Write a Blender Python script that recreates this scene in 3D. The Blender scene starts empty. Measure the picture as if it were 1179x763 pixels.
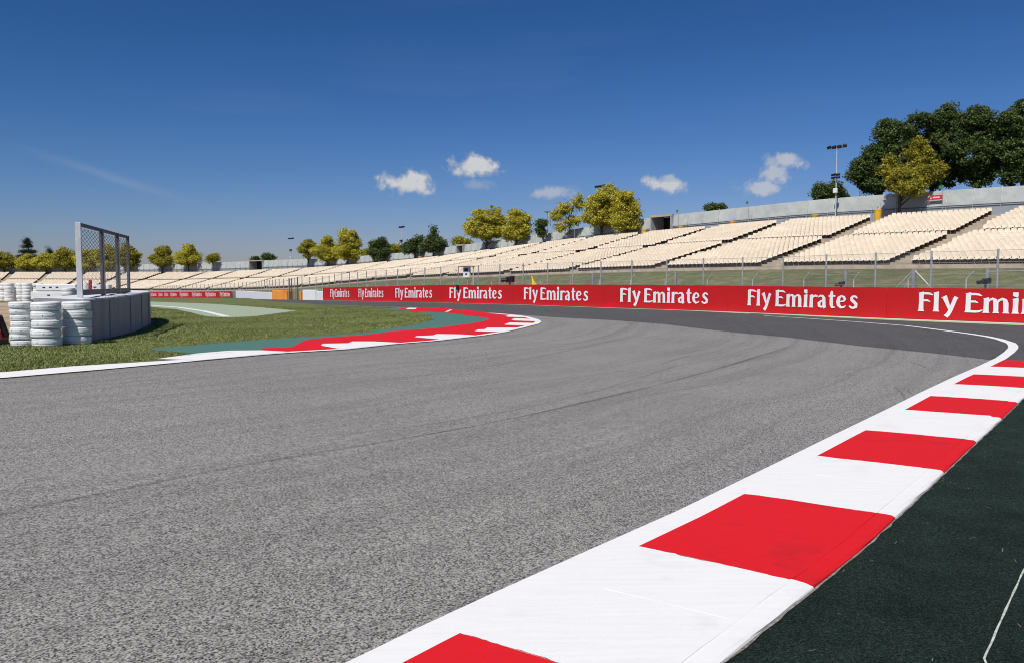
import bpy, math, random
import numpy as np
from mathutils import Vector, geometry
random.seed(7); rng = np.random.default_rng(11)
R = math.radians
scene = bpy.context.scene
COL = scene.collection

# ------------------------------------------------------------------ survey of the place
F_, CAMZ, HOR = 950.0, 1.55, 325.0
PW, PH = 1179.0, 763.0
PITCH = math.atan((PH/2 - HOR)/F_)
cp, sp = math.cos(PITCH), math.sin(PITCH)
def ray(px, py):
    a = (px - PW/2)/F_; b = -(py - PH/2)/F_
    return np.array([a, cp + b*sp, -sp + b*cp])
def hgt(y):
    t = max(0.0, y - 55.0)
    return max(-6.0, -.016*(t - 8*(1 - math.exp(-t/8))))
def G(px, py):
    r = ray(px, py); k = -CAMZ/r[2]
    for _ in range(50):
        k = .5*k + .5*(hgt(k*r[1]) - CAMZ)/r[2]
    return (k*r[0], k*r[1])
def Gs(l): return [G(*p) for p in l]
def zat(py, d): return CAMZ + (HOR - py)*d/F_
def qpx(px): return (px - PW/2)/F_
def pxof(x, y): return PW/2 + F_*x/y

# ------------------------------------------------------------------ object helpers
def tag(o, label=None, cat=None, group=None, kind=None):
    if label: o['label'] = label
    if cat: o['category'] = cat
    if group: o['group'] = group
    if kind: o['kind'] = kind
    return o
def empty(name, loc=(0, 0, 0), rz=0.0):
    o = bpy.data.objects.new(name, None); COL.objects.link(o)
    o.location = loc; o.rotation_euler = (0, 0, rz); o.empty_display_size = .2
    return o
def link_mesh(name, me, mats, parent=None, smooth=False):
    o = bpy.data.objects.new(name, me); COL.objects.link(o)
    for m in (mats if isinstance(mats, (list, tuple)) else [mats]): me.materials.append(m)
    if parent: o.parent = parent
    if smooth:
        me.polygons.foreach_set('use_smooth', [True]*len(me.polygons))
    return o
class MB:
    def __init__(self): self.v = []; self.f = []; self.mi = []
    def add(self, vs, fs, mi=0):
        b = len(self.v); self.v += [tuple(map(float, p)) for p in vs]
        self.f += [tuple(i + b for i in q) for q in fs]; self.mi += [mi]*len(fs); return self
    def box(self, c, s, rz=0.0, mi=0, bev=0.0, tilt=0.0):
        x, y, z = s[0]/2, s[1]/2, s[2]/2
        if bev > 0:
            b = bev; vs = []
            ring = [(-x+b, -y), (x-b, -y), (x, -y+b), (x, y-b), (x-b, y), (-x+b, y), (-x, y-b), (-x, -y+b)]
            inn = [(-x+b, -y+b), (x-b, -y+b), (x-b, -y+b), (x-b, y-b), (x-b, y-b), (-x+b, y-b), (-x+b, y-b), (-x+b, -y+b)]
            def lay(sc, zz): return [(p[0]*sc[0], p[1]*sc[1], zz) for p in ring]
            k = ((x-b)/x, (y-b)/y)
            vs = lay(k, -z) + lay((1, 1), -z+b) + lay((1, 1), z-b) + lay(k, z)
            fs = [tuple(range(7, -1, -1))]
            for l in range(3):
                for i in range(8):
                    j = (i+1) % 8; fs.append((l*8+i, l*8+j, l*8+8+j, l*8+8+i))
            fs.append(tuple(range(24, 32)))
        else:
            vs = [(-x,-y,-z),(x,-y,-z),(x,y,-z),(-x,y,-z),(-x,-y,z),(x,-y,z),(x,y,z),(-x,y,z)]
            fs = [(3,2,1,0),(4,5,6,7),(0,1,5,4),(1,2,6,5),(2,3,7,6),(3,0,4,7)]
        if tilt:
            ct, st = math.cos(tilt), math.sin(tilt)
            vs = [(p[0], p[1]*ct - p[2]*st, p[1]*st + p[2]*ct) for p in vs]
        c_, s_ = math.cos(rz), math.sin(rz)
        vs = [(p[0]*c_ - p[1]*s_ + c[0], p[0]*s_ + p[1]*c_ + c[1], p[2] + c[2]) for p in vs]
        return self.add(vs, fs, mi)
    def tube(self, pts, r, n=8, mi=0, cap=True):
        pts = [Vector(p) for p in pts]; rr = r if isinstance(r, (list, tuple)) else [r]*len(pts)
        vs = []; prev = None
        for i, p in enumerate(pts):
            t = (pts[min(i+1, len(pts)-1)] - pts[max(i-1, 0)]).normalized()
            a = prev if prev is not None else (Vector((0, 0, 1)) if abs(t.z) < .9 else Vector((1, 0, 0)))
            u = t.cross(a).normalized(); w = u.cross(t); prev = w
            for k in range(n):
                an = 2*math.pi*k/n; vs.append(p + (u*math.cos(an) + w*math.sin(an))*rr[i])
        fs = []
        for i in range(len(pts)-1):
            for k in range(n):
                j = (k+1) % n; fs.append((i*n+k, i*n+j, i*n+n+j, i*n+n+k))
        if cap: fs += [tuple(range(n-1, -1, -1)), tuple(range((len(pts)-1)*n, len(pts)*n))]
        return self.add(vs, fs, mi)
    def lathe(self, prof, c=(0, 0, 0), n=24, mi=0):
        vs = []; m = len(prof)
        for k in range(n):
            a = 2*math.pi*k/n
            for r, z in prof: vs.append((c[0]+r*math.cos(a), c[1]+r*math.sin(a), c[2]+z))
        fs = []
        for k in range(n):
            k2 = (k+1) % n
            for i in range(m-1): fs.append((k*m+i, k2*m+i, k2*m+i+1, k*m+i+1))
        return self.add(vs, fs, mi)
    def mesh(self, name):
        me = bpy.data.meshes.new(name); me.from_pydata(self.v, [], self.f); me.update()
        me.polygons.foreach_set('material_index', self.mi)
        return me
    def build(self, name, mat, parent=None, smooth=False):
        return link_mesh(name, self.mesh(name), mat, parent, smooth)
def inst_mesh(name, V, Fq, MI, pos, yaw, scl=None):
    """one mesh of many copies of a small template (quads)"""
    V = np.asarray(V, float); Fq = np.asarray(Fq, int); N = len(pos)
    c, s = np.cos(yaw)[:, None], np.sin(yaw)[:, None]
    x = V[None, :, 0]*c - V[None, :, 1]*s + pos[:, 0:1]
    y = V[None, :, 0]*s + V[None, :, 1]*c + pos[:, 1:2]
    z = V[None, :, 2] + pos[:, 2:3]
    A = np.stack([x, y, z], -1).reshape(-1, 3)
    FF = (Fq[None] + (np.arange(N)*len(V))[:, None, None]).reshape(-1, Fq.shape[1])
    return np_mesh(name, A, FF, np.tile(MI, N))
def np_mesh(name, A, FF, mi=None):
    me = bpy.data.meshes.new(name); k = FF.shape[1]
    me.vertices.add(len(A)); me.vertices.foreach_set('co', A.astype(np.float32).ravel())
    me.loops.add(FF.size); me.loops.foreach_set('vertex_index', FF.astype(np.int32).ravel())
    me.polygons.add(len(FF)); me.polygons.foreach_set('loop_start', np.arange(len(FF), dtype=np.int32)*k)
    if mi is not None: me.polygons.foreach_set('material_index', np.asarray(mi, np.int32))
    me.update(calc_edges=True); me.validate(); return me

# ------------------------------------------------------------------ materials
class NT:
    def __init__(self, name):
        self.m = bpy.data.materials.new(name); self.m.use_nodes = True
        self.t = self.m.node_tree; self.b = self.t.nodes['Principled BSDF']; self.out = self.t.nodes['Material Output']
        self.b.inputs['Roughness'].default_value = .85
    def n(self, ty, **kw):
        x = self.t.nodes.new(ty)
        for k, v in kw.items():
            if k in x.inputs.keys(): x.inputs[k].default_value = v
            else: setattr(x, k, v)
        return x
    def l(self, a, b): self.t.links.new(a, b)
    def val(self, sock, v):
        if hasattr(v, 'node'): self.l(v, sock)
        else: sock.default_value = v
    def coord(self, kind='Object'): return self.n('ShaderNodeTexCoord').outputs[kind]
    def mapping(self, v, scale=(1, 1, 1), rot=(0, 0, 0)):
        m = self.n('ShaderNodeMapping'); self.l(v, m.inputs[0]); m.inputs['Scale'].default_value = scale; m.inputs['Rotation'].default_value = rot
        return m.outputs[0]
    def noise(self, v, scale, detail=4, rough=.55):
        x = self.n('ShaderNodeTexNoise'); self.l(v, x.inputs['Vector'])
        x.inputs['Scale'].default_value = scale; x.inputs['Detail'].default_value = detail; x.inputs['Roughness'].default_value = rough
        return x.outputs['Fac']
    def voro(self, v, scale, out='Distance', feature='F1'):
        x = self.n('ShaderNodeTexVoronoi'); x.feature = feature; self.l(v, x.inputs['Vector']); x.inputs['Scale'].default_value = scale
        return x.outputs[out]
    def ramp(self, f, stops):
        x = self.n('ShaderNodeValToRGB'); self.l(f, x.inputs[0]); e = x.color_ramp.elements
        while len(e) < len(stops): e.new(.5)
        for a, (p, c) in zip(e, stops):
            a.position = p; a.color = (c, c, c, 1) if isinstance(c, (int, float)) else (*c, 1)
        return x.outputs[0]
    def mix(self, f, a, b, mode='MIX'):
        x = self.n('ShaderNodeMix'); x.data_type = 'RGBA'; x.blend_type = mode
        self.val(x.inputs[0], f)
        for s, v in ((x.inputs[6], a), (x.inputs[7], b)):
            if hasattr(v, 'node'): self.l(v, s)
            else: s.default_value = (*v, 1) if len(v) == 3 else v
        return x.outputs[2]
    def math(self, op, a, b=0.0):
        x = self.n('ShaderNodeMath'); x.operation = op; self.val(x.inputs[0], a); self.val(x.inputs[1], b); return x.outputs[0]
    def bump(self, h, strength=.3, dist=.01):
        x = self.n('ShaderNodeBump'); self.l(h, x.inputs['Height']); x.inputs['Strength'].default_value = strength; x.inputs['Distance'].default_value = dist
        self.l(x.outputs[0], self.b.inputs['Normal']); return self
    def color(self, c):
        self.val(self.b.inputs['Base Color'], c if hasattr(c, 'node') else (*c, 1)); return self
    def rough(self, r): self.val(self.b.inputs['Roughness'], r); return self

def simple(name, c, var=.15, scale=3.0, rough=.7, metal=0.0, bump=0.0, bscale=40):
    t = NT(name); v = t.coord()
    f = t.noise(v, scale, 6, .6)
    lo = tuple(x*(1-var) for x in c); hi = tuple(min(1, x*(1+var)) for x in c)
    t.color(t.ramp(f, [(.3, lo), (.7, hi)])).rough(rough)
    t.b.inputs['Metallic'].default_value = metal
    if bump: t.bump(t.noise(v, bscale, 3), bump, .01)
    return t.m

def asphalt(name, dark, mid, light, streak, seed):
    t = NT(name); v = t.coord(); uv = t.coord('UV')
    a = t.noise(v, 88.0, 4, .8)                               # aggregate
    a2 = t.voro(v, 108.0, 'Color')
    a2 = t.math('MULTIPLY', a2, 1.0)
    agg = t.math('ADD', t.math('MULTIPLY', a, .55), t.math('MULTIPLY', a2, .45))
    col = t.ramp(agg, [(.33, dark), (.455, mid), (.64, light)])
    coarse = t.noise(v, 22.0, 4, .7)
    col = t.mix(1.0, col, t.ramp(coarse, [(.3, .86), (.7, 1.12)]), 'MULTIPLY')
    big = t.noise(v, .35, 5, .6)
    col = t.mix(1.0, col, t.ramp(big, [(.25, .88), (.75, 1.08)]), 'MULTIPLY')
    # tyre rubber laid along the racing direction (UV: metres along, metres across)
    s1 = t.noise(t.mapping(uv, (.018, 1.9, 1)), 1.0, 5, .65)
    s2 = t.noise(t.mapping(uv, (.05, 5.5, 1)), 1.0, 3, .6)
    st = t.math('ADD', t.math('MULTIPLY', s1, .65), t.math('MULTIPLY', s2, .35))
    col = t.mix(streak, col, t.ramp(st, [(.36, .66), (.5, .98), (.64, 1.12)]), 'MULTIPLY')
    t.color(col).rough(.92); t.b.inputs['Specular IOR Level'].default_value = .25
    t.bump(agg, .5, .006)
    return t.m
M = {}
M['asphalt'] = asphalt('light_asphalt', (.022, .021, .02), (.178, .171, .159), (.42, .405, .378), .62, 1)
M['asphalt_dark'] = asphalt('dark_asphalt', (.016, .016, .016), (.061, .060, .061), (.165, .163, .16), .45, 2)

def paint(name, c, worn=(.5, .48, .44), dirt=.35):
    t = NT(name); v = t.coord()
    f = t.noise(v, 1.7, 8, .7); g = t.noise(v, 14.0, 5, .7)
    col = t.mix(t.math('MULTIPLY', t.ramp(f, [(.55, 0.0), (.8, 1.0)]), dirt), c, worn)
    col = t.mix(t.math('MULTIPLY', t.ramp(g, [(.62, 0.0), (.78, 1.0)]), dirt*.5), col, worn)
    brush = t.noise(t.mapping(v, (2, 26, 1), (0, 0, .9)), 1.0, 4, .6)
    col = t.mix(.5, col, t.ramp(brush, [(.3, .9), (.7, 1.04)]), 'MULTIPLY')
    t.color(col).rough(.75); t.b.inputs['Specular IOR Level'].default_value = .2
    t.bump(t.noise(v, 120.0, 3, .7), .35, .004)
    return t.m
M['white_paint'] = paint('white_road_paint', (.78, .775, .76), (.50, .47, .43), .4)
M['red_paint'] = paint('red_kerb_paint', (.66, .010, .016), (.36, .014, .02), .8)
M['worn_paint'] = paint('worn_white_paint', (.62, .66, .6), (.35, .42, .33), .8)
M['pale_green'] = paint('pale_green_runoff_paint', (.34, .40, .285), (.20, .24, .14), .9)
M['gutter_green'] = paint('green_gutter_paint', (.42, .5, .30), (.5, .5, .42), .5)
M['teal'] = paint('teal_runoff_paint', (.075, .175, .145), (.16, .22, .185), 1.0)

def turf_mat():
    t = NT('dark_green_artificial_turf'); v = t.coord()
    a = t.noise(v, 110.0, 5, .9); b = t.noise(v, 2.2, 5, .6); c_ = t.noise(v, 34.0, 4, .75)
    col = t.ramp(a, [(.38, (.004, .010, .008)), (.51, (.019, .036, .029)), (.68, (.12, .16, .13))])
    col = t.mix(.8, col, t.ramp(b, [(.3, .65), (.7, 1.35)]), 'MULTIPLY')
    col = t.mix(.8, col, t.ramp(c_, [(.3, .7), (.7, 1.3)]), 'MULTIPLY')
    t.color(col).rough(1.0); t.b.inputs['Specular IOR Level'].default_value = .06; t.bump(a, 1.0, .015); return t.m
M['turf'] = turf_mat()
def grass_ground(name, cols, s=1.0):
    t = NT(name); v = t.coord()
    a = t.noise(v, 9.0*s, 8, .75); b = t.noise(v, .25*s, 5, .6); d = t.noise(v, 1.3*s, 6, .65)
    col = t.ramp(a, [(.3, cols[0]), (.5, cols[1]), (.72, cols[2])])
    col = t.mix(t.ramp(d, [(.45, 0.0), (.7, 1.0)]), col, cols[3])
    col = t.mix(1.0, col, t.ramp(b, [(.3, .72), (.7, 1.2)]), 'MULTIPLY')
    t.color(col).rough(.95); t.bump(a, 1.0, .06); return t.m
M['grass'] = grass_ground('mown_grass', [(.038, .060, .010), (.112, .146, .028), (.225, .25, .072), (.195, .18, .08)])
M['bank'] = grass_ground('bank_grass', [(.035, .055, .012), (.10, .125, .035), (.20, .20, .08), (.24, .20, .11)], .8)
def blade_mat():
    t = NT('grass_blades'); g = t.n('ShaderNodeNewGeometry'); v = t.coord()
    col = t.ramp(g.outputs['Random Per Island'], [(0, (.065, .10, .015)), (.5, (.17, .215, .04)), (.85, (.30, .315, .09)), (1, (.46, .41, .22))])
    col = t.mix(1.0, col, t.ramp(t.noise(v, .3, 5, .6), [(.3, .7), (.7, 1.2)]), 'MULTIPLY')
    t.color(col).rough(.7)
    return t.m
M['blade'] = blade_mat()
M['gravel'] = simple('tan_gravel', (.42, .31, .21), .3, 6, .95, bump=.6, bscale=25)
M['concrete'] = simple('beige_concrete', (.40, .335, .255), .25, 1.2, .9, bump=.3)
M['grey_concrete'] = simple('grey_concrete', (.30, .31, .32), .2, 1.0, .9, bump=.2)
M['screen'] = simple('pale_screen_cloth', (.385, .415, .40), .16, .8, .9)
M['lowwall'] = simple('blue_grey_wall', (.26, .29, .32), .15, .9, .9)
M['steel'] = simple('galvanised_steel', (.42, .43, .44), .2, 8, .5, .5)
M['light_steel'] = simple('light_galvanised_steel', (.55, .56, .58), .15, 5, .55, .2)
M['dark_steel'] = simple('dark_steel', (.10, .10, .105), .25, 8, .6, .3)
M['black'] = simple('black_plastic', (.012, .012, .014), .3, 8, .5)
M['white_plastic'] = simple('white_plastic', (.72, .73, .74), .06, 3, .5)
M['yellow'] = simple('yellow_plastic', (.72, .42, .03), .1, 3, .5)
M['flag_yellow'] = simple('yellow_cloth', (.80, .58, .04), .1, 3, .8)
M['orange'] = simple('orange_plastic', (.80, .28, .03), .1, 2, .6)
M['green_sign'] = simple('green_sign', (.03, .22, .10), .1, 3, .5)
M['red_sign'] = simple('red_sign', (.55, .03, .04), .1, 3, .5)
M['pink_sign'] = simple('faded_red_sign', (.50, .16, .15), .15, 3, .6)
M['red_block'] = simple('red_plastic', (.40, .012, .03), .15, 2, .45)
def seat_mat():
    t = NT('cream_seat_plastic'); g = t.n('ShaderNodeNewGeometry'); oi = t.n('ShaderNodeObjectInfo'); v = t.coord()
    r = t.math('FRACT', t.math('ADD', g.outputs['Random Per Island'], oi.outputs['Random']))
    col = t.ramp(r, [(0, (.71, .60, .455)), (.25, (.75, .645, .49)), (.8, (.78, .67, .515)), (1, (.80, .70, .555))])
    col = t.mix(1.0, col, t.ramp(t.noise(v, .35, 5, .6), [(.3, .9), (.7, 1.04)]), 'MULTIPLY')
    t.color(col).rough(.5); return t.m
M['seat'] = seat_mat()
M['seat_dark'] = simple('painted_underseat_shade', (.028, .02, .016), .3, 5, .7)  # shade under the seats, put into the colour of a box
M['bark'] = simple('tree_bark', (.075, .06, .045), .3, 9, .95, bump=.6, bscale=14)
M['belt'] = None
def belt():
    t = NT('grey_conveyor_belt'); v = t.coord()
    f = t.noise(t.mapping(v, (3.0, 3.0, .25)), 1.0, 6, .65); g = t.noise(v, 9, 5, .6)
    col = t.ramp(f, [(.3, (.29, .285, .295)), (.7, (.41, .405, .42))])
    col = t.mix(.6, col, t.ramp(g, [(.3, .8), (.7, 1.1)]), 'MULTIPLY')
    t.color(col).rough(.7); t.bump(f, .4, .02); return t.m
M['belt'] = belt()
def tyre_white():
    t = NT('white_painted_rubber'); v = t.coord()
    f = t.noise(v, 5.0, 6, .65); g = t.noise(v, 30, 3, .7)
    col = t.ramp(f, [(.35, (.60, .62, .61)), (.65, (.76, .78, .77))])
    col = t.mix(t.ramp(g, [(.66, 0.0), (.74, 1.0)]), col, (.2, .2, .2))
    t.color(col).rough(.6); t.bump(f, .3, .01); return t.m
M['tyre'] = tyre_white()
M['tyre_bore'] = simple('bare_rubber', (.05, .05, .052), .3, 6, .8)
def banner_mat():
    t = NT('red_banner_cloth'); v = t.coord()
    f = t.noise(t.mapping(v, (.6, .6, .35)), 1.0, 4, .5); g = t.noise(v, 6, 4, .6)
    col = t.ramp(f, [(.3, (.46, .011, .014)), (.7, (.53, .012, .016))])
    t.color(t.mix(.5, col, t.ramp(g, [(.3, .9), (.7, 1.06)]), 'MULTIPLY')).rough(.75); t.b.inputs['Specular IOR Level'].default_value = .2
    t.bump(t.noise(t.mapping(v, (1.2, 1.2, .5)), 1.0, 3), .2, .04); return t.m
M['banner'] = banner_mat()
M['letter'] = simple('white_print', (.80, .76, .80), .03, 3, .6)
def chain(name, sc, thick, col):
    """woven wire: diamonds of wire with open holes between them"""
    t = NT(name); uv = t.coord('UV')
    sx = t.n('ShaderNodeSeparateXYZ'); t.l(uv, sx.inputs[0])
    def wire(op):
        d = t.math(op, sx.outputs[0], sx.outputs[1])
        fr = t.math('FRACT', t.math('MULTIPLY', d, sc))
        return t.math('LESS_THAN', fr, thick)
    w = t.math('MAXIMUM', wire('ADD'), wire('SUBTRACT'))
    t.color(col); t.b.inputs['Metallic'].default_value = .2
    tr = t.n('ShaderNodeBsdfTransparent'); mx = t.n('ShaderNodeMixShader')
    t.l(w, mx.inputs[0]); t.l(tr.outputs[0], mx.inputs[1]); t.l(t.b.outputs[0], mx.inputs[2]); t.l(mx.outputs[0], t.out.inputs[0])
    return t.m
M['mesh_wire'] = chain('fence_wire_mesh', 10.0, .06, (.26, .265, .26))
def leaf(name, stops, rough=.6):
    t = NT(name); g = t.n('ShaderNodeNewGeometry'); v = t.coord()
    col = t.ramp(g.outputs['Random Per Island'], stops)
    col = t.mix(1.0, col, t.ramp(t.noise(v, .55, 3, .6), [(.3, .75), (.7, 1.25)]), 'MULTIPLY')
    t.color(col).rough(rough)
    tr = t.n('ShaderNodeBsdfTranslucent'); t.l(col, tr.inputs[0]); mx = t.n('ShaderNodeMixShader'); mx.inputs[0].default_value = .42
    t.l(t.b.outputs[0], mx.inputs[1]); t.l(tr.outputs[0], mx.inputs[2]); t.l(mx.outputs[0], t.out.inputs[0]); return t.m
M['leaf_yellow'] = leaf('yellow_green_leaves', [(0, (.30, .285, .022)), (.5, (.53, .49, .04)), (1, (.74, .66, .11))])
M['leaf_olive'] = leaf('olive_leaves', [(0, (.18, .18, .016)), (.5, (.36, .33, .028)), (1, (.54, .47, .06))])
M['leaf_dark'] = leaf('dark_green_leaves', [(0, (.025, .048, .010)), (.5, (.08, .125, .026)), (1, (.18, .24, .06))])
M['leaf_conifer'] = leaf('conifer_needles', [(0, (.008, .02, .008)), (.5, (.016, .034, .012)), (1, (.03, .05, .02))])
M['seam'] = simple('pale_seam_tape', (.42, .46, .40), .5, 30, .9)
M['joint_dirt'] = simple('dirt_in_joint', (.20, .185, .16), .7, 40, .95)
M['straw'] = simple('dry_straw', (.33, .28, .19), .3, 9, .9)

# ------------------------------------------------------------------ flat sheets draped on the ground
def densify(poly, step):
    out = []
    for i in range(len(poly)):
        a, b = np.array(poly[i]), np.array(poly[(i+1) % len(poly)])
        n = max(1, int(np.hypot(*(b-a))/step))
        for k in range(n): out.append(tuple(a + (b-a)*k/n))
    return out
def inside(poly, P):
    x, y = P[:, 0], P[:, 1]; c = np.zeros(len(P), bool); n = len(poly)
    for i in range(n):
        x1, y1 = poly[i]; x2, y2 = poly[(i-1) % n]
        m = (y1 > y) != (y2 > y)
        if abs(y2-y1) > 1e-12: c ^= m & (x < (x2-x1)*(y-y1)/(y2-y1) + x1)
    return c
def sheet(name, poly, z, mat, step=1.0, kind='structure', uvline=None, zf=None, parent=None):
    P = densify(poly, step); a = np.array(P); lo, hi = a.min(0), a.max(0)
    gx, gy = np.meshgrid(np.arange(lo[0], hi[0], step), np.arange(lo[1], hi[1], step))
    g = np.stack([gx.ravel(), gy.ravel()], 1); g = g + rng.uniform(-.15, .15, g.shape)*step
    g = g[inside(P, g)] if len(g) else g
    if len(g):
        d = np.min(np.hypot(g[:, None, 0]-a[None, :, 0], g[:, None, 1]-a[None, :, 1]), 1) if len(g)*len(a) < 4e7 else np.ones(len(g))*9
        g = g[d > .35*step]
    pts = [Vector(p) for p in P] + [Vector(p) for p in g]
    n = len(P)
    vs, es, fs, *_ = geometry.delaunay_2d_cdt(pts, [(i, (i+1) % n) for i in range(n)], [], 0, 1e-4)
    c = np.array([np.mean([tuple(vs[i]) for i in f], 0) for f in fs]); keep = inside(P, c)
    fs = [f for f, k in zip(fs, keep) if k]
    zz = zf or (lambda x, y: hgt(y))
    me = bpy.data.meshes.new(name)
    me.from_pydata([(v.x, v.y, zz(v.x, v.y)+z) for v in vs], [], [tuple(f) for f in fs]); me.update()
    if sum(p.normal.z for p in me.polygons) < 0: me.flip_normals()
    if uvline is not None:
        L = np.array(uvline); seg = L[1:]-L[:-1]; ln = np.hypot(seg[:, 0], seg[:, 1]); cum = np.r_[0, np.cumsum(ln)]
        V = np.array([(v.x, v.y) for v in vs])
        best = np.full(len(V), 1e9); S = np.zeros(len(V))
        for k in range(len(seg)):
            t = np.clip(((V-L[k])@seg[k])/ln[k]**2, 0, 1); q = L[k] + t[:, None]*seg[k]
            d = np.hypot(*(V-q).T); m = d < best; best[m] = d[m]; S[m] = cum[k] + t[m]*ln[k]
        uv = me.uv_layers.new(name='UVMap'); idx = np.zeros(len(me.loops), np.int32); me.loops.foreach_get('vertex_index', idx)
        uv.data.foreach_set('uv', np.stack([S, best], 1)[idx].astype(np.float32).ravel())
    o = link_mesh(name, me, mat, parent)
    if kind: o['kind'] = kind
    return o

# key lines on the ground
kin = Gs([(402,763),(480,725),(565,685.5),(670,638),(780,589),(900,530.6),(960,501),(1018,473),(1060,452),(1096,435),(1127,421.4),(1146,412.5),
          (1156,405.5),(1160.6,400.7),(1160.6,397.8),(1158,395),(1146,390.7),(1132,387.5),(1111,384.2),(1087,381),(1063.6,378),(1040,375.2),(989.5,371.2),(933.7,367.3),(878,363.7)])
kin = [(-3.6, .2), (-2.2, 1.55)] + kin
# the track outer line then runs along the foot of the barrier
wl_in = [(402,763)]
# barrier line (right to left)
BAR = [(36, 8), (28, 19.5), (19.27, 31.02), (16.46, 34.68), (13.91, 38.79), (11.44, 43.0), (8.55, 46.9), (5.82, 50.1), (2.85, 53.8), (.63, 56.8), (-2.8, 61.0),
       (-6.1, 65.2), (-10.6, 71.8), (-15.2, 79.7), (-20.4, 89.2)]
LBAR = [(-20.9, 90.2), (-24.9, 97.5), (-31.5, 108.5), (-46, 138), (-70, 172), (-95, 208), (-140, 232), (-190, 245)]
def smooth(P, n=8):
    P = [np.array(p, float) for p in P]; out = []
    for i in range(len(P)-1):
        a, b, c, d = P[max(i-1, 0)], P[i], P[i+1], P[min(i+2, len(P)-1)]
        for k in range(n):
            t = k/n
            out.append(.5*(2*b + (c-a)*t + (2*a-5*b+4*c-d)*t*t + (3*b-a-3*c+d)*t**3))
    out.append(P[-1]); return np.array(out)
class Line:
    def __init__(self, P):
        self.P = np.array(P, float); d = np.diff(self.P, axis=0); self.L = np.r_[0, np.cumsum(np.hypot(d[:, 0], d[:, 1]))]
    def at(self, s): return np.array([np.interp(s, self.L, self.P[:, k]) for k in range(self.P.shape[1])])
    def tan(self, s):
        a, b = self.at(max(0, s-.6))[:2], self.at(min(self.L[-1], s+.6))[:2]; d = b-a; return d/np.hypot(*d)
    def nrm(self, s):          # away from the track
        t = self.tan(s); return np.array([t[1], -t[0]])
    def s_px(self, px):
        q = qpx(px); g = self.P[:, 0] - q*self.P[:, 1]
        for i in range(len(g)-1):
            if g[i]*g[i+1] <= 0 and self.P[i, 1] > 1: return self.L[i] + (self.L[i+1]-self.L[i])*g[i]/(g[i]-g[i+1])
        return self.L[0] if px > 600 else self.L[-1]
    def off(self, s, d): p = self.at(s); n = self.nrm(s); return np.array([p[0]+n[0]*d, p[1]+n[1]*d])
bar = Line(smooth(BAR)); lbar = Line(smooth(LBAR))
S0 = bar.s_px(1179)

# left kerb edge lines (pixels surveyed on the ground)
lin = [(0,436),(100,428),(180,419.4),(231,415.7),(302,409),(332.7,406.6),(400,402.7),(461,396),(501.8,393),(552.7,387.2),(583.2,382.7),(603.6,377.7),
       (619.9,373.6),(623.9,371),(620.9,368.5),(607.6,364.8),(587.3,362.4),(567,361),(546.7,358),(522.5,355.8),(492,354),(456.4,354.2)]
lin = Gs(lin)
farin = [(-13.5, 57.5), (-20.0, 70.0), (-28, 87), (-40, 112), (-60, 150)]     # inner edge beyond the corner, going away
lin = [(-60, 4.5), (-30, 9.6), (-14, 12.3)] + lin + farin
uvl = lin
# ---------------------------------------------------------------- ground, roads, markings
def ground_sheet():
    xs = np.r_[np.linspace(-2500, -300, 8), np.linspace(-260, 260, 40), np.linspace(300, 2500, 8)]
    ys = np.r_[np.linspace(-800, -60, 5), np.linspace(-40, 260, 50), np.linspace(300, 3000, 8)]
    V = [(x, y, hgt(y)-.05) for y in ys for x in xs]; n = len(xs)
    Fq = [(j*n+i, j*n+i+1, j*n+n+i+1, j*n+n+i) for j in range(len(ys)-1) for i in range(n-1)]
    me = bpy.data.meshes.new('ground'); me.from_pydata(V, [], Fq); me.update()
    o = link_mesh('ground', me, M['bank']); o['kind'] = 'structure'
ground_sheet()
barp = [tuple(bar.off(s, -.02)) for s in np.linspace(0, bar.L[-1], 50)]
lbarp = [tuple(lbar.off(s, -.02)) for s in np.linspace(0, lbar.L[-3], 30)]
trk = [(-60, -12), (14, -12), (40, 4)] + barp + lbarp[1:] + lin[::-1]
sheet('track_asphalt', trk, 0.0, M['asphalt'], .8, uvline=uvl)
# newer dark tarmac on the far half of the corner and the run-off
dk = Gs([(1139,414),(1115.5,411),(1087,407.8),(1040,403),(989.5,398),(905.8,388),(850,383),(816,379.4),(763,373),(702,368.5),(640,365.4),(603,362.6),(560,359.6),(510,355.0),(455,353.6)])
dark = [(40, 4.5)] + [tuple(bar.off(s, -.05)) for s in np.linspace(.5, bar.L[-1], 50)] + [tuple(lbar.off(s, -.05)) for s in np.linspace(.3, lbar.L[-3], 30)] + farin[::-1] + dk[::-1] + Gs([(1146,412.5)]) + Gs([(1154.5,414.3),(1179,417.2)]) + [(14.5, 14.6), (18, 9)]
sheet('dark_asphalt', dark, .004, M['asphalt_dark'], .9, uvline=uvl)
# white edge line and kerb on the near side
def offset(line, ds):
    L = Line(line); return [tuple(L.off(s, d)) for s, d in zip(L.L, ds)]
wid = np.interp(np.arange(len(kin)), [0, 12, 14, 17, 20, len(kin)-1], [.19, .19, .20, .22, .2, .14])
kout = offset(kin, wid)
sheet('edge_line', kin + kout[::-1], .010, M['white_paint'], .4)
rest = [tuple(bar.off(s, -o)) for s, o in [(bar.s_px(p), w) for p, w in ((878, 1.0), (840, .75), (800, .5), (763, .4), (700, .35), (600, .3), (520, .3), (450, .3), (400, .3), (372, .3))]]
rest2 = [tuple(bar.off(s, -o)) for s, o in [(bar.s_px(p), w) for p, w in ((878, .78), (840, .5), (800, .25), (763, .12), (700, .08), (600, .08), (520, .08), (450, .08), (400, .08), (372, .08))]]
sheet('barrier_foot_line', rest + rest2[::-1], .0075, M['white_paint'], .6)
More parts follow.
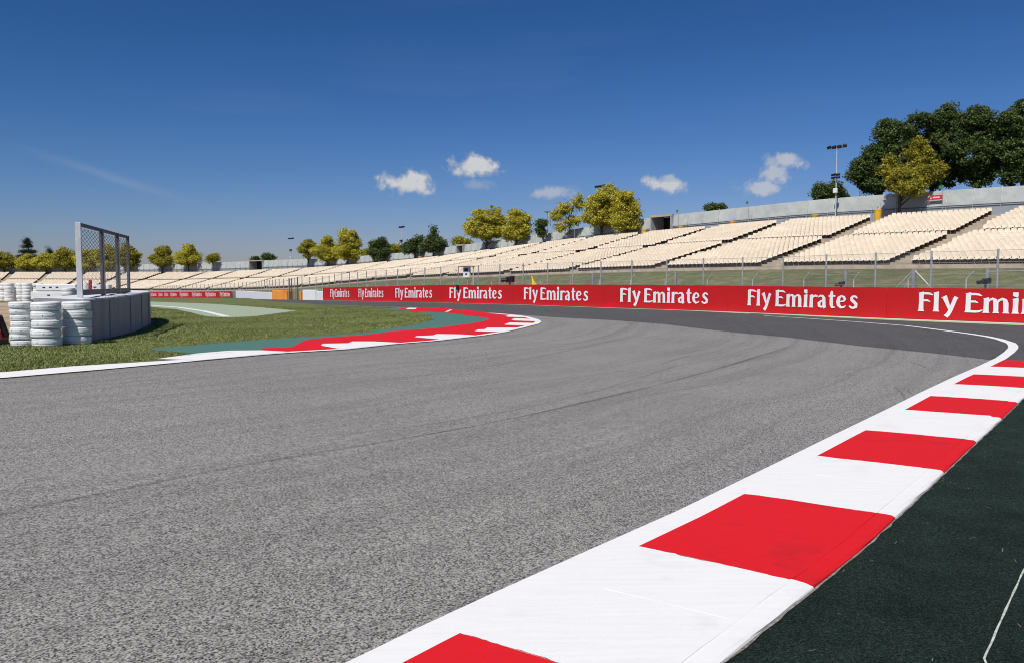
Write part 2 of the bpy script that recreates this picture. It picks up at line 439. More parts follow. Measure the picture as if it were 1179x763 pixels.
# concrete gutter and green strip at the foot of the barrier
gs = np.linspace(.5, bar.s_px(700), 30)
wgt = np.interp(gs, [0, bar.s_px(1179), bar.s_px(1040), bar.s_px(900), bar.s_px(700)], [1.9, 1.75, 1.5, .75, .1])
sheet('green_gutter', [tuple(bar.off(s, -w)) for s, w in zip(gs, wgt)] + [tuple(bar.off(s, -.42*min(1, w))) for s, w in zip(gs[::-1], wgt[::-1])], .012, M['gutter_green'], .6)
sheet('gutter_edge', [tuple(bar.off(s, -.40*min(1, w))) for s, w in zip(gs, wgt)] + [tuple(bar.off(s, -.03)) for s in gs[::-1]], .012, M['white_paint'], .6)

# kerb: raised, in alternating red and white blocks; cross section rises away from the track, then drops at a lip
kou = Gs([(837.5,763),(942.4,669),(1023.7,594.5),(1054,570),(1087,539.6),(1110,520),(1179,462.7)])
KI = Line(kout)
def kpar(p):
    d = np.hypot(KI.P[:, 0]-p[0], KI.P[:, 1]-p[1]); i = int(np.argmin(d)); best = (1e9, 0)
    for k in (i-1, i):
        if 0 <= k < len(KI.P)-1:
            a, b = KI.P[k], KI.P[k+1]; t = float(np.clip(np.dot(np.array(p)-a, b-a)/np.dot(b-a, b-a), 0, 1)); q = a+t*(b-a)
            dd = np.hypot(*(q-np.array(p)))
            if dd < best[0]: best = (dd, KI.L[k] + t*(KI.L[k+1]-KI.L[k]))
    return best[1]
near_in = Gs([(443,763),(519,728),(727,629),(850,569),(934,525),(991,495.5),(1036,472),(1067,456),(1094,442.5),(1117,431),(1134,422),(1152,414.6)])
kb = [kpar(p) for p in near_in]
kb = [kb[0]-4.6, kb[0]-3.1, kb[0]-1.55] + [kb[0]-.25] + kb[1:]     # block boundaries along the kerb, first ones behind the lens
KW = 1.015
pk = [(0, .013), (.12, .017), (.5, .024), (.895, .029), (.90, .0245), (.98, .022), (1.0, .012), (1.01, -.01)]
pw = sorted(set([w for w, _ in pk] + list(np.round(np.linspace(.02, .98, 33), 4))))
prof = [(w, float(np.interp(w, [a for a, _ in pk], [b for _, b in pk]))) for w in pw]
kerb = empty('kerb', (KI.at(kb[5])[0], KI.at(kb[5])[1], 0)); tag(kerb, 'raised kerb of alternating red and white painted blocks beside the dark turf', 'kerb')
bpy.context.view_layer.update()
koff = Vector(kerb.location)
edgej = [np.cumsum(rng.normal(0, .0035, len(prof))) + rng.normal(0, .0025, len(prof)) + np.where(np.array(pw) > .895, rng.normal(0, .02), 0) for _ in kb]
for i in range(len(kb)-1):
    red = (i % 2 == 1) if len(kb) % 2 == 0 else (i % 2 == 0)
    a, b = kb[i], kb[i+1]; red = ((len(kb)-2-i) % 2 == 0)
    mb = MB(); n = 6; m = len(prof); vs = []
    for k in range(n+1):
        s = a + (b-a)*k/n
        for q_, (w, z) in enumerate(prof):
            u_ = k/n; ww = w*KW + (.0 if w < .9 else rng.uniform(-.006, .006)); p = KI.off(s + edgej[i][q_]*(1-u_) + edgej[i+1][q_]*u_, ww); vs.append((p[0]-koff.x, p[1]-koff.y, z))
    fs = [(k*m+j, k*m+m+j, k*m+m+j+1, k*m+j+1) for k in range(n) for j in range(m-1)]
    fs += [tuple(range(m)), tuple(range(n*m+m-1, n*m-1, -1))]
    o = mb.add(vs, fs).build('red_block' if red else 'white_block', M['red_paint'] if red else M['white_paint'], kerb)
    o['label'] = ('red' if red else 'white') + ' painted block of the kerb'
    if not red:                                   # cast joint across each white block
        j = MB(); s = (a+b)/2 + .05
        p0, p1 = KI.off(s, .22*KW), KI.off(s+.02, .86*KW); t = KI.tan(s)
        zz = [.0175, .0265]
        j.add([(p0[0]-koff.x, p0[1]-koff.y, zz[0]-.004), (p0[0]+t[0]*.035-koff.x, p0[1]+t[1]*.035-koff.y, zz[0]-.004), (p1[0]+t[0]*.035-koff.x, p1[1]+t[1]*.035-koff.y, zz[1]-.004), (p1[0]-koff.x, p1[1]-koff.y, zz[1]-.004),
               (p0[0]+t[0]*.017-koff.x, p0[1]+t[1]*.017-koff.y, zz[0]+.0030), (p1[0]+t[0]*.017-koff.x, p1[1]+t[1]*.017-koff.y, zz[1]+.0030)], [(0, 4, 5, 3), (4, 1, 2, 5)])
        j.build('joint', M['white_paint'], o)
# dark turf beyond the kerb
ke = [tuple(KI.off(s, KW*1.01)) for s in np.linspace(kb[0], kb[-1], 60)]
tfar = KI.at(kb[-1]); tt = KI.tan(kb[-1]); tn = KI.nrm(kb[-1])
turf_poly = ke + [(ke[-1][0]+tn[0]*3.2, ke[-1][1]+tn[1]*3.2), (13.5, 8.0), (8, -2), (2, -3)]
sheet('turf_verge', turf_poly, .006, M['turf'], .6)
sm = [(1.0, -.5)] + Gs([(1132,763),(1155,710),(1179,657),(1240,540),(1330,470)])
SML = Line(sm)
sheet('turf_seam', [tuple(SML.off(s, -.0045-.0012*math.sin(s*21))) for s in np.linspace(0, SML.L[-1], 160)] + [tuple(SML.off(s, .0045+.0012*math.sin(s*17))) for s in np.linspace(0, SML.L[-1], 160)[::-1]], .0105, M['seam'], .08)
# dirt line where turf meets the kerb
sheet('dirt_joint', [tuple(KI.off(s, KW*1.01+.002)) for s in np.linspace(kb[0], kb[-1], 220)] + [tuple(KI.off(s, KW*1.01+.010+.006*math.sin(s*31)*math.sin(s*13.7)+rng.uniform(0, .007))) for s in np.linspace(kb[0], kb[-1], 220)[::-1]], .011, M['joint_dirt'], .09)
# bits of straw blown onto the turf
vs, fs = [], []
T = np.array(turf_poly)
while len(vs) < 4*260:
    p = rng.uniform(T.min(0), T.max(0)); 
    if p[1] > 9 or p[1] < 2.5 or p[0] > 6 or not inside(turf_poly, p[None])[0]: continue
    a = rng.uniform(0, math.pi); l = .004 + .018*rng.random()**2.5; w = .0014
    d = np.array([math.cos(a), math.sin(a)])*l; e = np.array([-math.sin(a), math.cos(a)])*w; z = .012 + rng.uniform(0, .006)
    b = len(vs); vs += [(*(p-d-e), z), (*(p+d-e), z+.004), (*(p+d+e), z+.004), (*(p-d+e), z)]; fs.append((b, b+1, b+2, b+3))
me = bpy.data.meshes.new('straw_litter'); me.from_pydata(vs, [], fs)
tag(link_mesh('straw_litter', me, M['straw']), 'scattered bits of dry straw lying on the dark turf', 'straw', kind='stuff')

# infield: grass, teal run-off, inner kerb
grass_poly = lin + [(-140, 200), (-190, 150), (-190, 4)]
def gz(x, y):                                       # the infield crown: a low swell beyond the green pad
    w = math.exp(-((y-86)/12)**2)*(1/(1+math.exp((x+22)/4)))
    return hgt(y) + .30*w
sheet('infield_grass', grass_poly, .002, M['grass'], 1.4, zf=gz)
teal = Gs([(172,402.5),(180,401),(220.7,398),(261.4,394),(302,391.3),(342.8,388.2),(383.6,386.4),(420,383.2),(440.7,379.7),(481.4,373.6),(499.7,368.5),(495.7,363.4),(481.4,359.3),(440,356.2),
           (456.4,354.5),(492,354.3),(522.5,356),(546.7,358.2),(567,361.4),(587,363),(606,365.2),(619,368.7),(621.5,371),(617,373.6),(601,377.4),(582,382),(552,386.4),(501,392),(461,395),(400,401.6),(333,405.6),(300,405.5),(264,406.5),(228,409),(216.8,407)])
sheet('teal_runoff', teal, .008, M['teal'], .8)
red = Gs([(300,402.8),(304,401),(336.7,399.6),(347,394),(352,392),(359,390.5),(383.6,388.2),(420,385.8),(451,381.7),(501.8,378),(542.5,372.6),(556.7,370),(563.3,368),(561.8,366),(542.5,363.8),(512,360.0),(477,359.0),(465,357),(456.4,355.0),
          (492,354.2),(522.5,356),(546.7,358.2),(567,361.2),(587.3,362.8),(607.6,365.2),(619.5,368.7),(622,371),(618,373.5),(602,377.5),(582.5,382.2),(552,386.8),(501,392.5),(461,395.5),(400,402),(345,405.4),(320,405.2)])
sheet('red_apex_paint', red, .013, M['red_paint'], .7)
LI = Line(lin)
i0 = LI.L[3]; sA, sB = [LI.L[int(np.argmin(np.hypot(LI.P[:, 0]-p[0], LI.P[:, 1]-p[1])))] for p in (G(302,409), G(567,361))]
ss = np.linspace(i0-45, sA, 30)
# (inner line bears left: track side is on the right of travel)
sheet('inner_edge_line', [tuple(LI.off(s, -.01)) for s in ss] + [tuple(LI.off(s, -np.interp(s, [i0-45, i0, LI.L[5], sA-2, sA], [.95, 1.0, 1.0, .5, .3]))) for s in ss[::-1]], .018, M['white_paint'], .6)
ss = np.linspace(sA, sB, 60)
sheet('apex_edge_line', [tuple(LI.off(s, -.01)) for s in ss] + [tuple(LI.off(s, -np.interp(s, [sA, sA+3, sB-4, sB], [.3, .2, .28, .2]))) for s in ss[::-1]], .0185, M['white_paint'], .5)
teeth = [[(180,414),(228,407.5),(236,406.8),(264,404.4),(300.7,404),(335,405.8),(302,408.6),(231,415.3)],
 [(369.4,398),(372,396.3),(400.8,395.8),(405.9,393.7),(431,393.7),(460,395.2),(458,396),(400,402.3),(388,401.8),(372,399)],
 [(477.4,388.8),(480,387.4),(498.3,386.7),(503,385.1),(530.6,385.6),(551,387),(548,387.6),(506,392),(504.8,391.2)],
 [(546.4,381.6),(550.7,380),(558,379.8),(561,378),(601.5,377.9),(584,382.3),(579,382.9),(550,382.1)],
 [(580.5,374.2),(587,371.9),(620,372.8),(614,374.9),(611,375.7),(583.7,374.8)],
 [(588.6,368.5),(593.4,367),(616.5,368.1),(621.5,370.4),(614,370.4),(592.4,369.7)],
 [(582,364.5),(587,363.2),(604.7,365.0),(608,365.6),(605,366),(585.3,365.5)],
 [(566.8,361.4),(574,361.6),(583.8,362.9),(587,363.1),(579,362.7)],
 [(467,356.6),(470,355),(480,355),(478,356.6)],[(512,359.6),(517,357.4),(521,357),(516,359.5)]]
for k, t in enumerate(teeth):
    sheet('white_kerb_stripe', Gs(t), .0225, M['white_paint'], .5)
pad = Gs([(120,347.5),(172,348),(239,350),(306,354.7),(341.6,358),(320,361),(292.6,364.7),(261,366),(239,364.8),(205.7,357),(172,353.6),(120,352)])
sheet('green_runoff_pad', pad, .012, M['pale_green'], .8, zf=gz)
pl = Line(Gs([(150,350.8),(174.5,352),(205,354.2),(235,358.5),(261,364.8)]))
sheet('pad_line', [tuple(pl.off(s, -.17)) for s in pl.L] + [tuple(pl.off(s, .17)) for s in pl.L[::-1]], .017, M['white_paint'], .5, zf=gz)
sheet('gravel_trap', [G(-90, 395)] + [(-12.6, 19.9), (-12.3, 22.5)] + Gs([(14,362),(30,345.2),(110,344.5),(-120,344.5)]), .02, M['gravel'], 1.5)
# thin rubber marks left by tyres
def tyre_mark(pts, w):
    L = Line(smooth(Gs(pts), 6))
    sheet('tyre_mark', [tuple(L.off(s, -w/2*(.6+.4*math.sin(s)))) for s in L.L] + [tuple(L.off(s, w/2)) for s in L.L[::-1]], .0032, M['rubber'], .6)
def rubber():
    t = NT('rubber_mark'); v = t.coord(); t.color((.045, .045, .047)).rough(.8)
    f = t.noise(v, 30, 4, .7); f2 = t.noise(v, .8, 4, .6)
    tr = t.n('ShaderNodeBsdfTransparent'); mx = t.n('ShaderNodeMixShader')
    fac = t.math('MULTIPLY', t.ramp(f, [(.38, 0.0), (.62, 1.0)]), t.ramp(f2, [(.3, .22), (.7, .72)]))
    t.l(fac, mx.inputs[0]); t.l(tr.outputs[0], mx.inputs[1]); t.l(t.b.outputs[0], mx.inputs[2]); t.l(mx.outputs[0], t.out.inputs[0]); return t.m
M['rubber'] = rubber()
for pts, w in [([(0,592),(150,561),(300,532),(450,507),(560,487),(660,466),(760,442),(840,420),(905,400)], .075),
               ([(340,505),(480,490),(600,470),(700,446),(780,420)], .03),
               ([(430,438),(520,428),(600,415),(680,398),(735,386)], .045), ([(300,452),(450,436),(560,420),(660,402),(716,388)], .035),
               ([(560,412),(640,400),(700,386),(722,376)], .04), ([(760,420),(790,410),(830,404),(880,400)], .035),
               ([(1046,416),(1060,420),(1066,423)], .04), ([(780,372.6),(794,377),(782,381),(740,390)], .05),
               ([(1030,445),(1038,452),(1042,460),(1041,466)], .03), ([(1045,449),(1052,456),(1053,463)], .025), ([(960,428),(985,432),(1000,431)], .03)]:
    tyre_mark(pts, w)

# grass blades standing on the near infield
def blades(n):
    B = np.array(grass_poly); out = []
    tealA = teal
    while sum(len(o) for o in out) < n:
        d = 14 + 40*rng.random(40000)**1.6; px = rng.uniform(-160, 520, 40000)
        P = np.stack([(px-PW/2)/F_*d, d], 1)
        P = P[inside(grass_poly, P)]
        P = P[~inside(tealA, P)]; P = P[~inside(red, P)]; P = P[~inside(apex_poly, P)]; P = P[~inside(pad, P)]
        P = P[~inside(inner_line_poly, P)]; P = P[~inside(wall_poly, P)]; out.append(P)
    P = np.concatenate(out)[:n]; n = len(P)
    z = np.array([gz(x, y) for x, y in P])
    a = rng.uniform(0, 2*math.pi, n); h = rng.uniform(.012, .045, n)*(1 + .5*np.sin(P[:, 0]*.9)*np.sin(P[:, 1]*.7)); w = .004 + .0003*P[:, 1]
    lx, ly = rng.normal(0, .03, n), rng.normal(0, .03, n)
    A = np.zeros((n, 3, 3)); ca, sa = np.cos(a), np.sin(a)
    A[:, 0] = np.stack([P[:, 0]-ca*w, P[:, 1]-sa*w, z], 1); A[:, 1] = np.stack([P[:, 0]+ca*w, P[:, 1]+sa*w, z], 1)
    A[:, 2] = np.stack([P[:, 0]+lx, P[:, 1]+ly, z+h], 1)
    me = np_mesh('grass', A.reshape(-1, 3), np.arange(3*n).reshape(n, 3))
    tag(link_mesh('grass', me, M['blade']), 'short mown grass covering the infield inside the corner', 'grass', kind='stuff')
apex_poly = [tuple(LI.off(s, .3)) for s in np.linspace(sA-1, sB+3, 60)] + [tuple(LI.off(s, -.7)) for s in np.linspace(sA-1, sB+3, 60)[::-1]]
inner_line_poly = [tuple(LI.off(s, .5)) for s in np.linspace(i0-45, sA, 30)] + [tuple(LI.off(s, -1.02)) for s in np.linspace(i0-45, sA+1, 30)[::-1]]

# ------------------------------------------------------------------ barrier and banners along the outside
HB_px = [(1250, 333.4), (1179, 333), (1040, 331.3), (930, 330.3), (840, 329), (700, 328.2), (600, 328), (500, 328.5), (440, 330), (372, 331.5)]
def ztop(s):
    p = bar.at(s)
    if p[1] < 25: return 1.30
    px = pxof(*p); y = np.interp(px, [a for a, _ in HB_px[::-1]], [b for _, b in HB_px[::-1]]); return zat(y, p[1])
ST = [(s, ztop(s)) for s in np.linspace(6, bar.L[-1], 40)]
def ztop_s(s): return float(np.interp(s, [a for a, _ in ST], [b for _, b in ST]))
# solid barrier behind the banners
mb = MB(); N = 70; vs = []
for s in np.linspace(2, bar.L[-1]-.05, N):
    zb = hgt(bar.at(s)[1]); zt = ztop_s(s)-.03
    for o, z in ((.06, zb-.05), (.06, zt), (.62, zt), (.62, zb-.05)):
        p = bar.off(s, o); vs.append((p[0], p[1], z))
fs = [(i*4+j, i*4+4+j, i*4+4+(j+1) % 4, i*4+(j+1) % 4) for i in range(N-1) for j in range(4)] + [(0, 1, 2, 3), tuple(range(N*4-1, N*4-5, -1))]
tag(mb.add(vs, fs).build('crash_barrier', M['grey_concrete']), 'long grey crash barrier curving behind the red banners', 'barrier')

def stroke(pts, w):
    pts = [np.array(p, float) for p in pts]; L, Rr = [], []
    for i, p in enumerate(pts):
        t = pts[min(i+1, len(pts)-1)] - pts[max(i-1, 0)]; t = t/np.hypot(*t); n = np.array([-t[1], t[0]])
        L.append(p+n*w[i]); Rr.append(p-n*w[i])
    return [[tuple(L[i]), tuple(L[i+1]), tuple(Rr[i+1]), tuple(Rr[i])] for i in range(len(pts)-1)]
def arc(cx, cy, rx, ry, a0, a1, n=10): return [(cx+rx*math.cos(R(a0+(a1-a0)*k/n)), cy+ry*math.sin(R(a0+(a1-a0)*k/n))) for k in range(n+1)]
def stem(x, h, w=.105): return stroke([(x, 0), (x, .09), (x+.005, .5*h), (x+.01, h-.06), (x-.01, h)], [w*1.35, w, w*.92, w, w*1.12])
GL = []
def put(x0, strokes):
    for st in strokes: GL.append([[(x0+p[0], p[1]) for p in q] for q in st])
put(0.0, [stem(.14, 1.0), stroke([(.12, .94), (.4, .945), (.52, .93), (.66, .86)], [.06, .058, .055, .02]), stroke([(.18, .57), (.42, .575), (.54, .51)], [.055, .05, .02])])
put(.67, [stem(.12, 1.02)])
put(1.03, [stroke([(.08, .80), (.13, .72), (.33, .12)], [.13, .10, .06]), stroke([(.60, .78), (.55, .7), (.36, .08), (.27, -.12), (.17, -.25)], [.10, .085, .085, .09, .10])])
put(1.96, [stem(.14, 1.0), stroke([(.12, .94), (.42, .945), (.54, .93), (.68, .86)], [.06, .058, .055, .02]), stroke([(.18, .56), (.42, .565), (.54, .50)], [.055, .05, .02]), stroke([(.12, .06), (.45, .055), (.58, .07), (.72, .15)], [.06, .058, .05, .02])])
put(2.70, [stem(.11, .76), stroke([(.15, .50), (.24, .66), (.36, .72), (.45, .66), (.485, .5), (.49, .09), (.49, 0)], [.03, .05, .065, .085, .10, .095, .13]),
           stroke([(.53, .50), (.62, .66), (.74, .72), (.83, .66), (.865, .5), (.87, .09), (.87, 0)], [.03, .05, .065, .085, .10, .095, .13])])
put(3.79, [stem(.13, .76), stroke([(.13, .87), (.135, .875+.0), (.135, 1.06)], [.10, .105, .10])])
put(4.16, [stem(.11, .76), stroke([(.16, .52), (.25, .66), (.36, .71), (.49, .66)], [.03, .055, .07, .06])])
put(4.62, [stroke([(.07, .62), (.18, .71), (.32, .70), (.40, .58), (.41, .3), (.42, .08), (.47, 0)], [.03, .055, .07, .095, .095, .095, .10]), stroke([(.40, .44), (.24, .40), (.12, .27), (.14, .10), (.25, .05), (.38, .14)], [.03, .05, .09, .085, .055, .03])])
put(5.27, [stroke([(.22, 1.0), (.20, .85), (.19, .5), (.19, .2), (.24, .06), (.40, .06)], [.05, .09, .098, .098, .08, .03]), stroke([(.03, .70), (.42, .71)], [.055, .045])])
put(5.74, [stroke([(.14, .38), (.42, .43), (.48, .52), (.42, .66), (.29, .72), (.16, .62), (.10, .40), (.14, .18), (.27, .06), (.42, .08), (.53, .18)], [.03, .045, .07, .07, .055, .085, .105, .095, .07, .05, .02])])
put(6.43, [stroke([(.46, .60), (.37, .70), (.24, .71), (.15, .61), (.17, .49), (.30, .38), (.40, .27), (.39, .12), (.26, .05), (.12, .08), (.03, .17)], [.04, .06, .06, .08, .09, .09, .09, .085, .06, .06, .04])])
def make_banner(line, s_left, zb, zt, seed, label, group, depth=-.055, ab=None):
    """panel centred on its text; s grows away to the left; letters run from s_left (F) back to s_left - 6.5"""
    sc = s_left - 3.25; a, b = ab or (sc-4.545, sc+4.545)
    c = line.off(sc, 0); root = empty('advertising_banner', (c[0], c[1], hgt(c[1])))
    tag(root, label, 'banner', group)
    r = np.random.default_rng(seed); ph = r.uniform(0, 6, 4)
    def rip(s, t): return (.006*math.sin(s*2.1+ph[0])*math.sin(t*3+ph[1]) + .003*math.sin(s*5.3+ph[2]))*min(1, (s-a)/1.2+.0, (b-s)/1.2+.0)
    ns, nt = 26, 5; vs = []
    for i in range(ns+1):
        s = a + (b-a)*i/ns; sag = .008*math.sin(i*1.3+ph[3])
        for j in range(nt+1):
            t = j/nt; p = line.off(s, depth + rip(s, t)); z0, z1 = zb(s), zt(s) + (sag if j == nt else 0)
            vs.append((p[0]-c[0], p[1]-c[1], z0+.03+(z1-z0-.03)*t-hgt(c[1])))
    fs = [(i*(nt+1)+j, i*(nt+1)+j+1, (i+1)*(nt+1)+j+1, (i+1)*(nt+1)+j) for i in range(ns) for j in range(nt)]
    o = MB().add(vs, fs).build('cloth', M['banner'], root)
    md = o.modifiers.new('thick', 'SOLIDIFY'); md.thickness = .006; md.offset = 1
    vs, fs = [], []; xs = 6.5/6.92
    for k, st in enumerate(GL):
        dz = .0006*k
        for q in st:
            bse = len(vs)
            for (x, y) in q:
                s = s_left - x*xs; z0, z1 = zb(s), zt(s); t = .275 + .585*y
                p = line.off(s, depth + rip(s, t) - .016 - dz); vs.append((p[0]-c[0], p[1]-c[1], z0+(z1-z0)*t-hgt(c[1])))
            fs.append((bse, bse+1, bse+2, bse+3))
    MB().add(vs, fs).build('lettering', M['letter'], root)
    return root
def zb_bar(s): return hgt(bar.at(s)[1])
off0 = S0
FL = [3.95, 13.2, 22.35, 31.5, 40.4, 49.4, 58.4, 67.6]
names = ['red Fly Emirates banner cut off by the right edge of the picture', 'red Fly Emirates banner nearest the kerb end whose whole text shows', 'red Fly Emirates banner below the long row of aisle poles, third from the right',
         'red Fly Emirates banner just right of the yellow flag', 'red Fly Emirates banner below the white signal panel', 'red Fly Emirates banner left of the white signal panel, third from the far end',
         'red Fly Emirates banner second from the white end of the barrier', 'red Fly Emirates banner at the far end beside the white tyre blocks']
for k, sl in enumerate(FL):
    make_banner(bar, off0+sl, zb_bar, ztop_s, k, names[k], 'red advertising banners along the outer barrier', ab=(off0+(FL[k]+FL[k-1])/2-3.25+.004 if k else off0-6, off0+(FL[k]+FL[k+1])/2-3.25-.004 if k < 7 else bar.L[-1]-.1))
# far-left banners on the barrier that leads away
sl0 = lbar.s_px(268)
def zb_l(s): return hgt(lbar.at(s)[1])
def zt_l(s): return hgt(lbar.at(s)[1]) + 1.25
ln = ['first', 'second', 'third', 'fourth', 'fifth', 'sixth', 'seventh', 'eighth']
for k in range(8):
    make_banner(lbar, sl0+8.0+9.1*k, zb_l, zt_l, 30+k, 'distant red banner behind the green pad, %s from its right end by the white wall' % ln[k], 'distant red banners beyond the green pad', depth=-.05)
mb = MB(); vs = []; N = 30; sr = np.linspace(sl0+.2, min(lbar.L[-1], sl0+76), N)
for s in sr:
    for o, z in ((.06, -.05), (.06, 1.2), (.5, 1.2), (.5, -.05)):
        p = lbar.off(s, o); vs.append((p[0], p[1], zb_l(s)+z))
fs = [(i*4+j, i*4+4+j, i*4+4+(j+1) % 4, i*4+(j+1) % 4) for i in range(N-1) for j in range(4)] + [(0, 1, 2, 3), tuple(range(N*4-1, N*4-5, -1))]
tag(mb.add(vs, fs).build('crash_barrier', M['grey_concrete']), 'distant grey crash barrier behind the far red banners', 'barrier')

# wrapped tyre blocks closing the gap between the two barriers
def wrapped(px0, px1, d0, d1, ytop, mat, label, nb=10, name='tyre_block', band=None):
    mb = MB(); A = np.array([qpx(px0)*d0, d0]); B = np.array([qpx(px1)*d1, d1]); t = (B-A)/np.hypot(*(B-A)); n = np.array([t[1], -t[0]])
    if n[1] < 0: n = -n
    L = np.hypot(*(B-A)); th = .9; vs = []
    zb = hgt((d0+d1)/2); zt = zat(ytop, (d0+d1)/2); r = .3
    ring = [A + t*r*(1-math.cos(a)) + n*(th/2 - th/2*math.sin(a)) for a in np.linspace(0, 0, 1)]
    out = [A+t*.05+n*th, A+n*.5*th, A+t*.06+n*.08] + [A+t*L*f + n*(.015*(k % 2)) for k, f in enumerate(np.linspace(.08, .92, nb))] + [B-t*.06+n*.08, B+n*.5*th, B-t*.05+n*th]
    m = len(out)
    for z, ins in ((zb-.05, 0), (zt-.05, 0), (zt, .05)):
        cen = (A+B)/2 + n*th/2
        for p in out:
            q = p + (cen-p)/np.hypot(*(cen-p))*ins; vs.append((q[0], q[1], z))
    fs = [(l*m+i, l*m+(i+1) % m, l*m+m+(i+1) % m, l*m+m+i) for l in range(2) for i in range(m)] + [tuple(range(2*m, 3*m))]
    return tag(mb.add(vs, fs).build(name, mat), label, 'barrier')
wrapped(271, 314, 136, 112, 336.0, M['white_plastic'], 'long white wrapped tyre barrier left of the orange block', 26)
wrapped(312.6, 330.4, 109.5, 107, 334.6, M['orange'], 'orange wrapped tyre block between white barriers', 6)
wrapped(345, 347.2, 97.0, 96.6, 335.2, M['orange'], 'narrow orange block beside the gap in the barrier', 3)
wrapped(347.6, 363.2, 96.5, 94.8, 334.0, M['white_plastic'], 'white wrapped tyre block right of the gap', 5)
wrapped(363.6, 371.2, 94.2, 92.6, 335.6, M['white_plastic'], 'small white block at the end of the red barrier', 3)

# ------------------------------------------------------------------ grandstand
FP = [(52, 40), (46, 47), (37.3, 56.8), (32.7, 62), (25, 70.8), (17.5, 79.2), (13, 84.7), (-1.34, 103.8), (-15.7, 124.4), (-40.7, 161.4), (-65.9, 195), (-104.7, 229), (-139.5, 245.6), (-180, 253), (-215, 256)]
fr = Line(smooth(FP, 6)); WD = 20.0
def backpt(s): return fr.off(s, WD)
# evenly sample and smooth the normals so the back line stays clean
SS = np.linspace(0, fr.L[-1], 160); NN = np.array([fr.nrm(s) for s in SS])
for _ in range(12): NN[1:-1] = (NN[:-2]+NN[1:-1]*2+NN[2:])/4
NN /= np.hypot(NN[:, 0], NN[:, 1])[:, None]
FX = np.array([fr.at(s) for s in SS]); BX = FX + NN*WD
front, back = Line(FX), Line(BX)
YF = [(-80, 333), (0, 333), (150, 334.5), (250, 334.5), (300, 333), (350, 331), (395, 326.5), (440, 322.5), (484, 319.5), (520, 318.4), (600, 315.5), (700, 311.2), (780, 309), (930, 306), (1050, 305), (1179, 304), (1300, 303)]
YT = [(-80, 313.5), (0, 313.5), (239, 313.5), (284, 311.5), (346, 309.3), (395, 306), (484, 298), (539, 291), (600, 283), (652, 275.5), (736, 268), (812, 261), (860, 257), (897, 253.5), (960, 250), (1050, 245.5), (1136, 240.5), (1179, 238), (1330, 229)]
YW = [(-80, 306), (0, 306), (100, 305.5), (172, 304.6), (266, 302), (335, 299), (380, 298), (440, 293), (480, 290), (520, 284), (600, 273.5), (650, 266), (700, 258), (772, 247.6), (858, 239.5), (918, 232.4), (960, 228.5), (1082, 220.5), (1179, 214.5), (1330, 205)]
def tab(T, px): return float(np.interp(px, [a for a, _ in T], [b for _, b in T]))
zF = np.array([zat(tab(YF, pxof(*p)), p[1]) for p in FX]); zB = np.array([zat(tab(YT, pxof(*p)), p[1]) - .74 for p in BX])
zW = np.array([zat(tab(YW, pxof(*(p+n*2.6))), (p+n*2.6)[1]) for p, n in zip(BX, NN)])
def smooth1(a, k=10):
    for _ in range(k): a[1:-1] = (a[:-2]+2*a[1:-1]+a[2:])/4
    return a
zF, zB, zW = smooth1(zF), smooth1(zB), smooth1(zW)
NL, NU = 13, 10; NR = NL+NU
rowd = np.array([.8*r for r in range(NL)] + [.8*(NL-1)+1.75+.8*r for r in range(NU)]); rowd = rowd/rowd[-1]*(WD-.6)
rowz = rowd/rowd[-1]; rowz[NL:] += .0; rowz = np.r_[np.linspace(0, .48, NL), np.linspace(.585, 1, NU)]
def surf(s, r):
    """point of row r (0..NR-1 or a float depth) at station s of the front line"""
    i = np.interp(s, SS, np.arange(len(SS))); k = min(int(i), len(SS)-2); f = i-k
    p = FX[k]*(1-f)+FX[k+1]*f; n = NN[k]*(1-f)+NN[k+1]*f; a, b = zF[k]*(1-f)+zF[k+1]*f, zB[k]*(1-f)+zB[k+1]*f
    return p, n, a, b
def rowpt(s, r, dy=0.0):
    p, n, a, b = surf(s, r); q = p + n*(rowd[r]+dy); return np.array([q[0], q[1], a+(b-a)*rowz[r]])
# terrace steps
vs = []; secs = np.linspace(0, fr.L[-1], 130); m = 0
for s in secs:
    p, n, a, b = surf(s, 0); col = []
    col.append((p - n*1.6, a-.9)); col.append((p - n*1.6, a-.28)); col.append((p - n*.45, a-.26)); col.append((p - n*.45, a))
    for r in range(NR):
        z = a+(b-a)*rowz[r]; zn = a+(b-a)*rowz[min(r+1, NR-1)]
        d1 = rowd[r+1]-.42 if r < NR-1 else WD+2.6
        col.append((p+n*d1, z)); 
        if r < NR-1: col.append((p+n*d1, zn))
    m = len(col); vs += [(q[0], q[1], z) for q, z in col]
fs = [(i*m+j, i*m+j+1, i*m+m+j+1, i*m+m+j) for i in range(len(secs)-1) for j in range(m-1)]
tag(MB().add(vs, fs).build('grandstand', M['concrete']), 'long stepped beige concrete terrace curving behind the track under the seats', 'grandstand')

